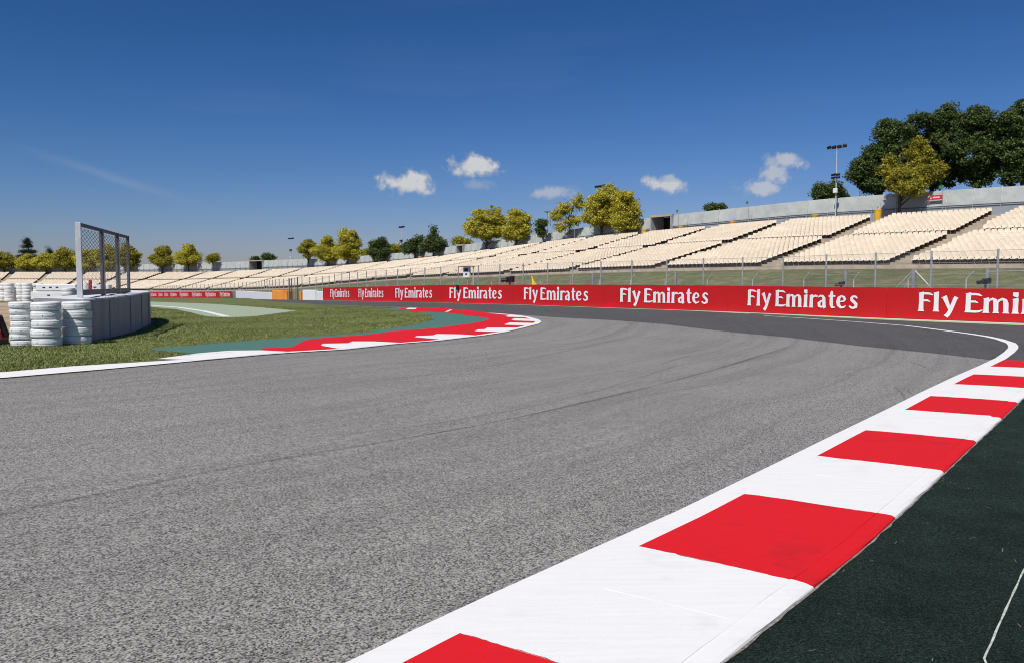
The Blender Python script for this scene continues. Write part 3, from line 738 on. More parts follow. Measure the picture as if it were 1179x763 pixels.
# seat: shell with pan and back, near-black box below standing in for the shade under it, pale front legs
def seat_mesh(lo=False):
    b = MB()
    if lo:
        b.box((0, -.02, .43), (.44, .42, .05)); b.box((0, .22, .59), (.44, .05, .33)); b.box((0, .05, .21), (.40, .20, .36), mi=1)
        return b
    n = 4; vs = []                                # shell swept from the pan's front lip up over the back
    path = [(-.245, .385, .20), (-.23, .425, .212), (-.02, .415, .218), (.13, .41, .218), (.19, .45, .218), (.22, .58, .216), (.242, .715, .205), (.25, .745, .17)]
    for (y, z, w) in path:
        for k in range(n+1):
            u = k/n*2-1; vs.append((u*w, y + (.03*(1-u*u) if z > .5 else 0), z - (.02*(1-u*u) if z < .44 else 0)))
    c = n+1; fs = [(i*c+k, i*c+k+1, (i+1)*c+k+1, (i+1)*c+k) for i in range(len(path)-1) for k in range(n)]
    b.add(vs, fs)
    vs2 = [(x, y+(.03 if z > .46 else 0), z-(.03 if z <= .46 else 0)) for x, y, z in vs]; b.add(vs2, [tuple(reversed(f)) for f in fs])
    e = len(path)*c
    for k in range(n): b.add([vs[k], vs[k+1], vs2[k+1], vs2[k]], [(3, 2, 1, 0)])
    t0 = (len(path)-1)*c
    for k in range(n): b.add([vs[t0+k], vs[t0+k+1], vs2[t0+k+1], vs2[t0+k]], [(0, 1, 2, 3)])
    for side in (0, n):
        for i in range(len(path)-1):
            q = [vs[i*c+side], vs[(i+1)*c+side], vs2[(i+1)*c+side], vs2[i*c+side]]; b.add(q, [(0, 1, 2, 3) if side == 0 else (3, 2, 1, 0)])
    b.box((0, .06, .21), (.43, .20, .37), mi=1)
    b.add([(-.16, -.19, .38), (-.13, -.19, .38), (-.10, -.06, .0), (-.13, -.06, .0)], [(0, 1, 2, 3), (3, 2, 1, 0)], 2)
    return b
hi_b, lo_b = seat_mesh(), seat_mesh(True)
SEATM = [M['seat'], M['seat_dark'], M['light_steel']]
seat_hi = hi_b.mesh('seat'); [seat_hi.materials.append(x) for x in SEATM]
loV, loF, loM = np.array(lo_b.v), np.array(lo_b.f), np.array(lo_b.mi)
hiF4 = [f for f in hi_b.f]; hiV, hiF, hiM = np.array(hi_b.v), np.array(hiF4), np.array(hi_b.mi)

aisles = [(1225, 1345), (1036, 1153), (885, 1012), (760, 902), (660, 820), (583, 742), (512, 682), (470, 628), (430, 570), (388, 510), (346, 450), (306, 393), (275, 350), (239, 313), (206, 272), (174, 238), (130, 190), (103, 145), (72, 98), (33, 57), (-8, 15), (-55, -30)]
def sb(px):     # station on the front line whose back point is seen at px
    return float(np.interp(back.s_px(px), back.L, SS))
AI = [(float(np.interp(front.s_px(a), front.L, SS)), sb(b)) for a, b in aisles]
ordn = ['first', 'second', 'third', 'fourth', 'fifth', 'sixth', 'seventh', 'eighth', 'ninth', 'tenth', 'eleventh', 'twelfth', 'thirteenth', 'fourteenth', 'fifteenth', 'sixteenth', 'seventeenth', 'eighteenth', 'nineteenth', 'twentieth', 'twenty-first', 'twenty-second']
PITCHS = .49
def seats_of(i, tier):
    """positions (x, y, z, yaw) of the seats of one block, front row first"""
    out = []
    for r in (range(NL) if tier == 'lower' else range(NL, NR)):
        f = rowd[r]/WD
        s0 = AI[i][0]*(1-f)+AI[i][1]*f + .92; s1 = AI[i+1][0]*(1-f)+AI[i+1][1]*f - .82
        n = int((s1-s0)/PITCHS)
        for k in range(n):
            s = s0 + .25 + k*PITCHS; p = rowpt(s, r); nr = surf(s, r)[1]
            out.append((p[0], p[1], p[2], math.atan2(nr[1], nr[0])-math.pi/2))
    return np.array(out).reshape(-1, 4)
for i in range(len(AI)-1):
    for tier in ('lower', 'upper'):
        S = seats_of(i, tier)
        if not len(S): continue
        vis = S[:, 1] > 5; px = pxof(S[:, 0], S[:, 1])
        S = S[(px < 1290) & (px > -60)]
        if len(S) < 4: continue
        o0 = S[0]
        root = empty('seating_block', (o0[0], o0[1], o0[2]))
        tag(root, '%s tier block of cream seats, %s from the right of the grandstand' % (tier, ordn[i]), 'seating block', 'blocks of cream seats on the grandstand')
        px = pxof(S[:, 0], S[:, 1]); inview = (px < 1183) & (px > -4)
        near = i <= 5
        if near:
            order = np.argsort(np.where(inview, S[:, 1], 1e6))[:98]
            mask = np.zeros(len(S), bool); mask[order] = True; mask &= inview
            for q in S[mask]:
                o = bpy.data.objects.new('seat', seat_hi); COL.objects.link(o); o.parent = root
                o.location = (q[0]-o0[0], q[1]-o0[1], q[2]-o0[2]); o.rotation_euler = (0, 0, q[3])
            Rst = S[~mask]
        else: Rst = S
        if len(Rst):
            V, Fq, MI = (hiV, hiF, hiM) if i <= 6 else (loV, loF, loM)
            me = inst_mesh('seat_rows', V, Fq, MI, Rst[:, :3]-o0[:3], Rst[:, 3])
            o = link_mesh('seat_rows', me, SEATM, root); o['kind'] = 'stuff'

# wall along the top of the stand: low wall, cloth screen leaning back above it, posts at the joints
WO = 2.6
WX = BX + NN*WO; wl = Line(WX); zw0 = lambda s: float(np.interp(s, wl.L, zB))
zw1 = lambda s: float(np.interp(s, wl.L, zW))
gaps = [(749, 774), (527, 535), (288.5, 304)]
edges = [1335] + [p for g in gaps for p in (g[1], g[0])] + [-75]
wn = ['pale screened wall behind the stand on the right with the red sign', 'pale screened wall between the two dark openings behind the yellow trees', 'pale screened wall left of the small dark opening in the middle distance', 'pale screened wall at the far left behind the row of yellow trees']
def pxw(px): return wl.s_px(px)
for k in range(4):
    a, b = pxw(edges[2*k]), pxw(edges[2*k+1]); c = wl.at((a+b)/2); z0 = zw0((a+b)/2)
    root = empty('boundary_wall', (c[0], c[1], z0)); tag(root, wn[k], 'wall')
    n = max(4, int((b-a)/2.4)); sg = np.linspace(a, b, n+1)
    lowv, scrv = [], []
    for j, s in enumerate(sg):
        h = zw1(s)-zw0(s)
        for o, t in ((0, -.06), (0, .45), (.25, .45), (.25, -.06)):
            p = wl.off(s, o); lowv.append((p[0]-c[0], p[1]-c[1], zw0(s)+h*t-z0))
    for s in np.linspace(a, b, n*3+1):
        h = zw1(s)-zw0(s); ph = ((s-a)/((b-a)/n)) % 1.0; bow = .05*math.sin(math.pi*ph)
        for o, t in ((-.06+bow*.3, .468), (.02+bow, .64), (.14+bow, .84), (.26+bow*.4, 1.0-.012*math.sin(math.pi*ph)), (.30, 1.0), (.05, .468)):
            p = wl.off(s, o); scrv.append((p[0]-c[0], p[1]-c[1], zw0(s)+h*t-z0))
    q = 4; fs = [(i*q+j, i*q+q+j, i*q+q+(j+1) % q, i*q+(j+1) % q) for i in range(n) for j in range(q)] + [(0, 1, 2, 3), tuple(range(n*q+3, n*q-1, -1))]
    MB().add(lowv, fs).build('low_wall', M['lowwall'], root)
    q = 6; n3 = n*3; fs = [(i*q+j, i*q+q+j, i*q+q+(j+1) % q, i*q+(j+1) % q) for i in range(n3) for j in range(q)] + [tuple(range(6)), tuple(range(n3*q+5, n3*q-1, -1))]
    MB().add(scrv, fs).build('screen', M['screen'], root)
    posts = sg if len(sg) < 100 else sg[:100]
    for s in posts:
        h = zw1(s)-zw0(s); p0, p1, p2 = wl.off(s, -.12), wl.off(s, -.06), wl.off(s, .24)
        MB().tube([(p0[0]-c[0], p0[1]-c[1], zw0(s)-z0), (p0[0]-c[0], p0[1]-c[1], zw0(s)+h*.45-z0), (p2[0]-c[0]-.0, p2[1]-c[1], zw0(s)+h*1.02-z0)], .045, 6).build('post', M['steel'], root)
    rl = MB()
    rl.tube([(*(wl.off(s, -.13)-c), zw0(s)+(zw1(s)-zw0(s))*.458-z0) for s in np.linspace(a+.02, b-.02, n+1)], .04, 5); rl.build('rail', M['dark_steel'], root)
# tunnel mouths through the wall
pn = ['wide dark tunnel opening with a beige lintel in the wall right of the yellow trees', 'small dark tunnel opening in the wall left of the big yellow trees', 'dark tunnel opening in the wall far left beyond the stand']
for (p1, p0), lab in zip(gaps, pn):
    a, b = pxw(p0), pxw(p1); s = (a+b)/2; c = wl.at(s); w = abs(b-a); n = wl.nrm(s); rz = math.atan2(n[1], n[0])-math.pi/2
    h = (zw1(s)-zw0(s))*1.04
    root = empty('tunnel_entrance', (c[0], c[1], zw0(s)), rz); tag(root, lab, 'tunnel entrance', 'tunnel openings in the top wall')
    for sx in (-1, 1): MB().box((sx*(w/2-.14), 1.0, h/2), (.25, 2.6, h)).build('side_wall', M['grey_concrete'], root)
    MB().box((0, -.18, h-.12), (w-.02, .3, .28)).build('lintel', M['concrete'], root)
    MB().box((0, 1.15, h-.06), (w-.56, 2.3, .1)).build('roof', M['grey_concrete'], root)
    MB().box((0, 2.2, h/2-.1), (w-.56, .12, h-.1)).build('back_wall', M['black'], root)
# raised ground behind the wall
vs = []; ks = range(0, len(SS), 4)
for k in ks:
    for d, dz in ((WO+.3, -.1), (WO+14, .1), (WO+60, -.5), (WO+140, -9)):
        p = BX[k]+NN[k]*d; vs.append((p[0], p[1], zB[k]+dz))
fs = [(i*4+j, i*4+j+1, i*4+4+j+1, i*4+4+j) for i in range(len(list(ks))-1) for j in range(3)]
o = MB().add(vs, fs).build('hill', M['bank'], None, True); o['kind'] = 'structure'
# grass bank between barrier and stand
allbar = Line(np.array(list(bar.P[4:]) + list(lbar.P[4:])))
vs = []; K = 90; prm = [(0, 0), (.12, .0), (.3, .06), (.45, .2), (.62, .5), (.8, .82), (.93, 1.0), (1, 1.0)]
fs_s = np.linspace(0, front.L[-1], K)
pb = []
for s in fs_s:
    f = front.at(s); px = pxof(*f); px = min(px, 1600)
    pb.append(px)
sprev = 0
for s in fs_s:
    f = front.at(s); n = np.array([np.interp(s, front.L, NN[:, k]) for k in (0, 1)])
    # walk from the stand straight down towards the barrier line
    D_ = allbar.P - f; perp = np.abs(D_[:, 0]*n[1]-D_[:, 1]*n[0]); perp[(D_@n) > 0] = 1e9; i = int(np.argmin(perp)); i = max(i, sprev); sprev = i
    b0 = allbar.P[i] + .7*n; b0z = hgt(b0[1])-.02; zf = float(np.interp(s, front.L, zF))-.36; f1 = f - n*1.55
    for u, w in prm:
        p = b0+(f1-b0)*u; vs.append((p[0], p[1], b0z+(zf-b0z)*w + (.06*rng.normal() if .2 < u < .93 else 0)))
m = len(prm); fs = [(i*m+j, i*m+j+1, i*m+m+j+1, i*m+m+j) for i in range(K-1) for j in range(m-1)]
o = MB().add(vs, fs).build('grass_bank', M['bank'], None, True); o['kind'] = 'structure'

# ------------------------------------------------------------------ fences
def fence_mesh(name, P, h0, h1, mat, parent, c):
    vs, fs, uv = [], [], []; L = 0
    for i, p in enumerate(P):
        if i: L += math.hypot(P[i][0]-P[i-1][0], P[i][1]-P[i-1][1])
        vs += [(p[0]-c[0], p[1]-c[1], p[2]+h0-c[2]), (p[0]-c[0], p[1]-c[1], p[2]+h1-c[2])]; uv += [(L, h0), (L, h1)]
        if i: fs.append((2*i-2, 2*i, 2*i+1, 2*i-1))
    me = bpy.data.meshes.new(name); me.from_pydata(vs, [], fs); l = me.uv_layers.new(name='UVMap')
    for lp in me.loops: l.data[lp.index].uv = uv[lp.vertex_index]
    return link_mesh(name, me, mat, parent)
def fence(line, sa, sb_, sp, off_, hp, r, label, mat, cables=4, z=None, first=0.0, mesh=True):
    zz = z or (lambda p: hgt(p[1])); ss = np.arange(sa+first, sb_, sp)
    P = [(*line.off(s, off_), 0) for s in ss]; P = [(p[0], p[1], zz(p)) for p in P]; c = P[0]
    root = empty('debris_fence', c); tag(root, label, 'fence')
    for k, p in enumerate(P):
        MB().tube([(p[0]-c[0], p[1]-c[1], p[2]-c[2]-.1), (p[0]-c[0], p[1]-c[1], p[2]-c[2]+hp)], r, 8).build('post', mat, root)
    for k in range(cables):
        h = hp*(.5+.48*k/max(1, cables-1)); MB().tube([(p[0]-c[0], p[1]-c[1], p[2]-c[2]+h) for p in P], .008, 4).build('cable', M['steel'], root)
    if mesh: fence_mesh('wire_mesh', P, .9, hp*.97, M['mesh_wire'], root, c)
    return root, P
s1137 = bar.s_px(1137)
fence(bar, s1137-7.8, bar.L[-1], 2.62, .95, 2.86, .042, 'tall grey wire debris fence standing just behind the red banners', M['steel'])
fence(lbar, .5, min(lbar.L[-1], sl0+80), 2.7, 1.1, 2.7, .05, 'far grey debris fence behind the white and orange blocks', M['steel'], 3)
# low fence with cranked posts on the bank behind
cs = np.arange(bar.s_px(1170)-2.3, bar.L[-1]-2, 3.05); P = []
for s in cs:
    p = bar.off(s, 4.2); P.append((p[0], p[1], hgt(p[1])+.05))
c = P[0]; root = empty('chain_link_fence', c); tag(root, 'low chain link fence with bent top posts behind the taller fence', 'fence')
for k, p in enumerate(P):
    a = np.array(p)-np.array(c); t = bar.tan(cs[k]); bend = -t*.32
    MB().tube([tuple(a+[0, 0, -.1]), tuple(a+[0, 0, 1.62]), tuple(a+[bend[0], bend[1], 1.98])], .03, 6).build('post', M['light_steel'], root)
    if k % 7 == 3:
        MB().tube([tuple(a+[t[0]*1.3, t[1]*1.3, -.05]), tuple(a+[.02, 0, 1.5])], .022, 6).build('brace', M['light_steel'], root)
fence_mesh('wire_mesh', P, .1, 1.6, M['mesh_wire'], root, c)
# heavier anchor posts with stays
for px_, lab in ((1017.5, 'thick grey anchor post with two slanting stays behind the right banner'), (938, 'thick grey anchor post behind the longest readable banner'), (1109, 'grey gate post near the right edge behind the banner'), (749.5, 'thick grey anchor post near the middle banners'), (654, 'thick grey anchor post right of the yellow flag')):
    s = bar.s_px(px_); p = bar.off(s, 2.2); t = bar.tan(s); zg = hgt(p[1])
    root = empty('anchor_post', (p[0], p[1], zg)); tag(root, lab, 'post', 'anchor posts of the fence')
    MB().box((0, 0, 1.03), (.13, .13, 2.2), math.atan2(t[1], t[0]), bev=.01).build('post', M['steel'], root)
    if px_ == 1017.5:
        for sg in (-1, 1): MB().tube([(t[0]*sg*2.2, t[1]*sg*2.2, -.1), (0, 0, 2.1)], .028, 6).build('stay', M['light_steel'], root)
    if px_ == 1109:
        MB().tube([(0, 0, 1.98), (-t[0]*3.4, -t[1]*3.4, 1.98)], .03, 6).build('top_bar', M['steel'], root)
# gate posts in the gap by the orange block
for k, (px_, d) in enumerate(((333.5, 106), (336, 105), (343, 98.5))):
    p = (qpx(px_)*d, d); o = MB().tube([(p[0], p[1], hgt(d)-.1), (p[0], p[1], hgt(d)+2.7)], .07, 8).build('gate_post', M['dark_steel'])
    tag(o, ['dark gate post right beside the orange block', 'dark gate post in the gap, second from the orange block', 'dark gate post on the right side of the barrier gap'][k], 'post', 'dark gate posts in the barrier gap')

# signal panel, camera, flag behind the banner
s = bar.s_px(528.5); p = bar.off(s, .75); n = -bar.nrm(s); rz = math.atan2(n[1], n[0])+math.pi/2; zt = ztop_s(s)
sc = p[1]/F_
root = empty('signal_panel', (p[0], p[1], hgt(p[1])), rz); tag(root, 'white marshal signal panel with a dark hood standing on the barrier', 'signal panel')
zc = zat(314, p[1])-hgt(p[1])
hs = MB().box((0, 0, zc), (.80, .16, .80), bev=.02).build('housing', M['white_plastic'], root)
MB().box((.0, -.086, zc+.2), (.46, .014, .22)).build('display', M['black'], hs)
MB().box((.02, -.086, zc-.13), (.22, .014, .13)).build('speaker', M['black'], hs)
MB().box((.15, -.1, zc+.46), (1.35, .5, .06)).build('hood', M['black'], root)
MB().tube([(0, .05, .6), (0, .05, zc-.3)], .05, 8).build('post', M['steel'], root)
MB().tube([(.75, .05, .6), (.75, .05, zc+.42)], .045, 8).build('post', M['light_steel'], root)
o = MB().box((0, 0, 0), (.24, .12, .38), rz, bev=.02).build('loudspeaker', M['black']); pp = bar.off(s, -.16); o.location = (pp[0], pp[1], ztop_s(s)-.20); tag(o, 'small black loudspeaker hung on the banner below the signal panel', 'loudspeaker')
def trackcam(px_, py, off_, w, lab):
    s = bar.s_px(px_); p = bar.off(s, off_); n = -bar.nrm(s); rz = math.atan2(n[1], n[0])+math.pi/2; z = zat(py, p[1])
    root = empty('trackside_camera', (p[0], p[1], hgt(p[1])), rz); tag(root, lab, 'camera', 'black trackside cameras')
    z -= hgt(p[1])
    hs = MB().box((0, 0, z), (w*.6, w*.55, w*.5), bev=.03, tilt=.15).build('housing', M['black'], root)
    MB().tube([(-w*.15, -w*.25, z-.02), (-w*.5, -w*.62, z-.06)], [w*.16, w*.2], 10).build('lens_hood', M['black'], hs)
    MB().box((w*.36, 0, z+.02), (w*.22, w*.4, w*.56), bev=.02).build('battery_box', M['black'], root)
    MB().tube([(0, 0, 0), (0, 0, z-w*.2)], .05, 8).build('stand', M['dark_steel'], root)
trackcam(577, 322, .8, .78, 'black trackside camera above the banner left of the yellow flag')
trackcam(942, 327, 1.6, .36, 'small black trackside camera above the longest readable banner')
trackcam(1115, 324, 1.5, .42, 'dark trackside camera by the gate post near the right edge')
s = bar.s_px(608); p = bar.off(s, .6); z0 = ztop_s(s)
root = empty('marshal_flag', (p[0], p[1], z0-.4)); tag(root, 'yellow marshal flag furled on a stick above the banner', 'flag')
MB().tube([(-.18, 0, 0), (-.26, 0, 1.0)], .014, 6).build('stick', M['steel'], root)
vs = []
for i in range(9):
    t = i/8; w = .05+.36*t
    for k in range(5):
        u = k/4; vs.append((-.25+.03*t+u*w, .05*math.sin(u*7+t*3), .98-.62*t-.1*u*t))
fs = [(i*5+k, i*5+k+1, i*5+6+k, i*5+5+k) for i in range(8) for k in range(4)]
o = MB().add(vs, fs).build('cloth', M['flag_yellow'], root, True); md = o.modifiers.new('t', 'SOLIDIFY'); md.thickness = .008

# ------------------------------------------------------------------ corner of tyres, wall and fence on the left
def catm(P, n=6): return smooth(P, n)
wo = catm([(-11.05, 21.35), (-11.45, 23.9), (-12.0, 26.2), (-12.75, 28.6), (-13.6, 31.0), (-14.6, 33.2), (-15.6, 34.6), (-16.9, 35.4)], 5)
WLN = Line(wo); TH = 1.25; sgs = np.linspace(0, WLN.L[-1], 60)
def side(s, d):
    t = WLN.tan(s); return WLN.at(s) + np.array([-t[1], t[0]])*d           # to the left of travel = inside
wall_poly = [tuple(side(s, -.1)) for s in sgs] + [tuple(side(s, TH)) for s in sgs[::-1]]
wt = lambda s: 1.10 + .09*min(1, s/8)
root = empty('tyre_wall', (*side(4, .6), 0)); tag(root, 'curved grey belt faced tyre wall under the mesh fence on the grass', 'barrier')
cx = Vector(root.location)
vs = []; 
for s in sgs:
    seam = .012*(1 if (s % 2.3) < .12 else 0)
    for d, z in ((seam, -.05), (seam+.004*math.sin(s*5), .6), (seam, wt(s)-.03), (.03, wt(s)), (TH-.03, wt(s)+.04), (TH, wt(s)), (TH, -.05)):
        p = side(s, d); vs.append((p[0]-cx.x, p[1]-cx.y, z))
m = 7; n = len(sgs); fs = [(i*m+j, i*m+m+j, i*m+m+j+1, i*m+j+1) for i in range(n-1) for j in range(m-1) if j != 3]
fs += [tuple(range(m)), tuple(range(n*m-1, n*m-m-1, -1))]
MB().add(vs, fs).build('belt_face', M['belt'], root)
vs2 = []
for s in sgs:
    for d, z in ((.032, wt(s)), (.4, wt(s)+.012+.01*math.sin(s*3)), (.8, wt(s)+.03), (TH-.03, wt(s)+.04)):
        p = side(s, d); vs2.append((p[0]-cx.x, p[1]-cx.y, z+.001))
fs = [(i*4+j, i*4+4+j, i*4+4+j+1, i*4+j+1) for i in range(n-1) for j in range(3)]
MB().add(vs2, fs).build('top_cover', M['white_plastic'], root)
for s in (1.9, 4.3, 6.6, 9.0):
    p, q = side(s, -.012), side(s+.09, -.012); b = MB(); b.tube([(p[0]-cx.x, p[1]-cx.y, .02), (p[0]-cx.x, p[1]-cx.y, wt(s)-.04)], .014, 5); b.build('belt_seam', M['belt'], root)
# the fence on top of it
ps = [(.55, .30), (3.0, .30), (5.1, .30), (7.25, .30)]
fr_root = empty('mesh_fence', (*side(.55, .3), 1.1)); tag(fr_root, 'grey steel frame of three mesh panels standing on the curved tyre wall', 'fence')
fx = Vector(fr_root.location); PT = []
A0 = side(.55, .3)-np.array([.0, 0]); A1 = side(7.3, .45)
for k in range(4):
    f = [0, .40, .73, 1.0][k]; p = A0+(A1-A0)*f; PT.append((p[0]-fx.x, p[1]-fx.y))
tv = (A1-A0)/np.hypot(*(A1-A0)); frz = math.atan2(tv[1], tv[0]); ZT = 2.02
for k, p in enumerate(PT):
    if k == 0: MB().box((p[0], p[1], ZT/2), (.06, .14, ZT), frz+.0, bev=.008).build('post', M['light_steel'], fr_root)['label'] = 'broad pale post at the near end of the mesh fence'
    else:
        MB().box((p[0], p[1], ZT/2), (.10, .09, ZT), frz, bev=.008).build('post', M['dark_steel'], fr_root)
        MB().box((p[0]+tv[0]*.16, p[1]+tv[1]*.16, ZT/2-.02), (.07, .10, ZT-.04), frz, bev=.008).build('post', M['steel'], fr_root) if k < 3 else None
b = MB(); b.box(((PT[0][0]+PT[3][0])/2, (PT[0][1]+PT[3][1])/2, ZT-.05), (np.hypot(*(A1-A0)), .07, .09), frz); b.build('top_rail', M['dark_steel'], fr_root)
b = MB(); b.box(((PT[0][0]+PT[3][0])/2+.005, (PT[0][1]+PT[3][1])/2, .17), (np.hypot(*(A1-A0))-.1, .08, .15), frz); b.build('bottom_rail', M['dark_steel'], fr_root)
def lattice(a, b_, z0, z1, pitch, r, sl=3.4):
    w = MB(); L = math.hypot(b_[0]-a[0], b_[1]-a[1]); u = ((b_[0]-a[0])/L, (b_[1]-a[1])/L); H = (z1-z0)*sl; Z = z1-z0
    for sgn in (1, -1):
        k = -H
        while k < L:
            x0, x1 = k, k+H; t0, t1 = max(0, -x0/H), min(1, (L-x0)/H)
            if t1 > t0:
                q = []
                for t in (t0, t1):
                    x = x0+H*t; z = (z0+Z*t) if sgn > 0 else (z1-Z*t); q.append((a[0]+u[0]*x, a[1]+u[1]*x, z))
                w.tube(q, r, 3, cap=False)
            k += pitch
    return w
for k in range(3): lattice(PT[k], PT[k+1], 1.0, ZT-.14, .40, .0065).build('wire_mesh', M['dark_steel'], fr_root)
for k in range(3): lattice(PT[k], PT[k+1], .25, 1.0, .42, .003).build('wire_mesh', M['steel'], fr_root)

def tyre_mesh(Rr, w, seed):
    r = np.random.default_rng(seed); b = MB(); h = w/2
    half = [(Rr*.58, .75), (Rr*.62, .93), (Rr*.78, 1.0), (Rr*.90, .97), (Rr*.955, .84), (Rr*.985, .66), (Rr*.995, .46), (Rr*.985, .42), (Rr*.997, .38), (Rr, .1)]
    prof = [(x, -z*h) for x, z in half] + [(x, z*h) for x, z in half[::-1]] + [(Rr*.58, -h*.75)]
    b.lathe(prof, n=36)
    for k in range(7):
        a = 2*math.pi*k/7+r.uniform(-.2, .2); ca, sa = math.cos(a), math.sin(a); q = []
        for j in range(6): t_ = 2*math.pi*j/6; q.append((ca*(Rr+.004)-sa*.011*math.cos(t_), sa*(Rr+.004)+ca*.011*math.cos(t_), .011*math.sin(t_)+.02*r.uniform(-1, 1)*0))
        b.add(q, [tuple(range(6))], 1)
    me = b.mesh('tyre'); me.materials.append(M['tyre']); me.materials.append(M['tyre_bore']); me.polygons.foreach_set('use_smooth', [True]*len(me.polygons)); return me
ty_small, ty_big = tyre_mesh(.262, .152, 1), tyre_mesh(.335, .215, 2)
levels = ['lowest', 'second from the ground', 'third from the ground', 'fourth from the ground', 'fifth from the ground', 'sixth from the ground', 'topmost']
def stack(x, y, me, n, h, r, where, z0=0.0, grp='white tyres stacked at the end of the curved wall'):
    for k in range(n):
        o = bpy.data.objects.new('tyre', me); COL.objects.link(o)
        o.location = (x+rng.normal(0, .009), y+rng.normal(0, .009), z0+h*(k+.5)); o.rotation_euler = (rng.normal(0, .02), rng.normal(0, .025), rng.uniform(0, 6))
        lv = 'topmost' if k == n-1 else levels[k]
        tag(o, 'white tyre, %s in the %s' % (lv, where), 'tyre', grp)
stack(-11.98, 20.15, ty_small, 7, .153, .26, 'narrow leftmost stack', 0.0)
stack(-11.33, 20.05, ty_big, 5, .214, .33, 'middle front stack', 0.0)
stack(-10.93, 20.72, ty_big, 5, .214, .33, 'half shaded stack by the curved wall', 0.0)
# red plastic barrier at the left edge
rb = empty('plastic_barrier', (-12.95, 20.3, 0), .1); tag(rb, 'red plastic barrier block at the left edge beside the white tyres', 'barrier')
v = [(-1.1,-.3,.16),(.42,-.3,.16),(.42,.3,.16),(-1.1,.3,.16),(-1.1,-.2,.72),(.28,-.2,.74),(.28,.2,.74),(-1.1,.2,.72)]
MB().add(v, [(3,2,1,0),(4,5,6,7),(0,1,5,4),(1,2,6,5),(2,3,7,6),(3,0,4,7)]).build('shell', M['red_block'], rb)
for x in (-.75, .24): MB().box((x, 0, .08), (.3, .5, .16)).build('foot', M['black'], rb)
MB().add([(.435,-.06,.2),(.435,.22,.2),(.31,.16,.70),(.31,-.06,.70)], [(0,1,2,3),(3,2,1,0)]).build('end_panel', M['black'], rb)
MB().box((.36, -.27, .38), (.16, .05, .06)).build('tag', M['white_plastic'], rb)

# white tyre wall and slotted barrier beyond the gravel
d0 = 62.0
ty_far = tyre_mesh(.36, .23, 3)
k = 0
far_t = []
for px_ in np.arange(-17, 46, 10.1):
    x = qpx(px_)*d0
    for j in range(6):
        o = bpy.data.objects.new('tyre', ty_far); COL.objects.link(o)
        o.location = (x+rng.normal(0, .01), d0+.25*math.sin(px_*.3)+rng.normal(0, .02), .12+.222*(j+.5)); o.rotation_euler = (rng.normal(0, .03), rng.normal(0, .03), rng.uniform(0, 6))
        tag(o, 'white tyre in the long tyre wall beyond the gravel', 'tyre', 'white tyres in the wall beyond the gravel')
def slotted(px0, px1, d, y0, y1, label, slots):
    w = (px1-px0)*d/F_; x = qpx((px0+px1)/2)*d; zt, zb_ = zat(y0, d), max(zat(y1, d), hgt(d)-.05)
    root = empty('slotted_barrier', (x, d, 0)); tag(root, label, 'barrier', 'white slotted plastic barriers')
    MB().box((0, 0, (zt+zb_)/2), (w, .5, zt-zb_), bev=.04).build('panel', M['white_plastic'], root)
    for a, b_ in slots: MB().box((qpx(a)*d-x, -.252, zat(b_, d)), (3.0*d/F_, .03, 1.3*d/F_)).build('slot', M['black'], root)
slotted(44, 90, 58.0, 327.5, 335.3, 'white slotted plastic barrier with a row of holes behind the tyre stacks', [(53.5, 331.2), (61, 331), (68.6, 331)])
slotted(38, 78, 52.0, 336, 345.5, 'lower white slotted plastic barrier in front of the holed one', [(59, 340), (67, 342.2), (49.5, 346)])
slotted(96, 128, 57.0, 328, 338, 'white plastic barrier seen through the mesh fence', [(112, 331)])
stack(qpx(79)*45, 45, ty_big, 6, .214, .33, 'pile just left of the pale fence post', -.05, 'tyres piled behind the curved wall')
stack(qpx(86)*45.4, 45.4, ty_big, 6, .214, .33, 'pile right behind the pale fence post', -.05, 'tyres piled behind the curved wall')
mk = empty('marker_board', (qpx(103.5)*50, 50, hgt(50)), .3); tag(mk, 'leaning grey and crimson marker board seen through the mesh fence', 'marker board')
MB().box((-.12, 0, .78), (.16, .1, 1.5), tilt=.0, bev=.02).build('grey_panel', M['light_steel'], mk)
MB().box((.06, .03, 1.28), (.17, .1, .8), bev=.02).build('crimson_panel', M['red_block'], mk)
MB().box((.0, .03, .45), (.05, .05, .9)).build('post', M['dark_steel'], mk)

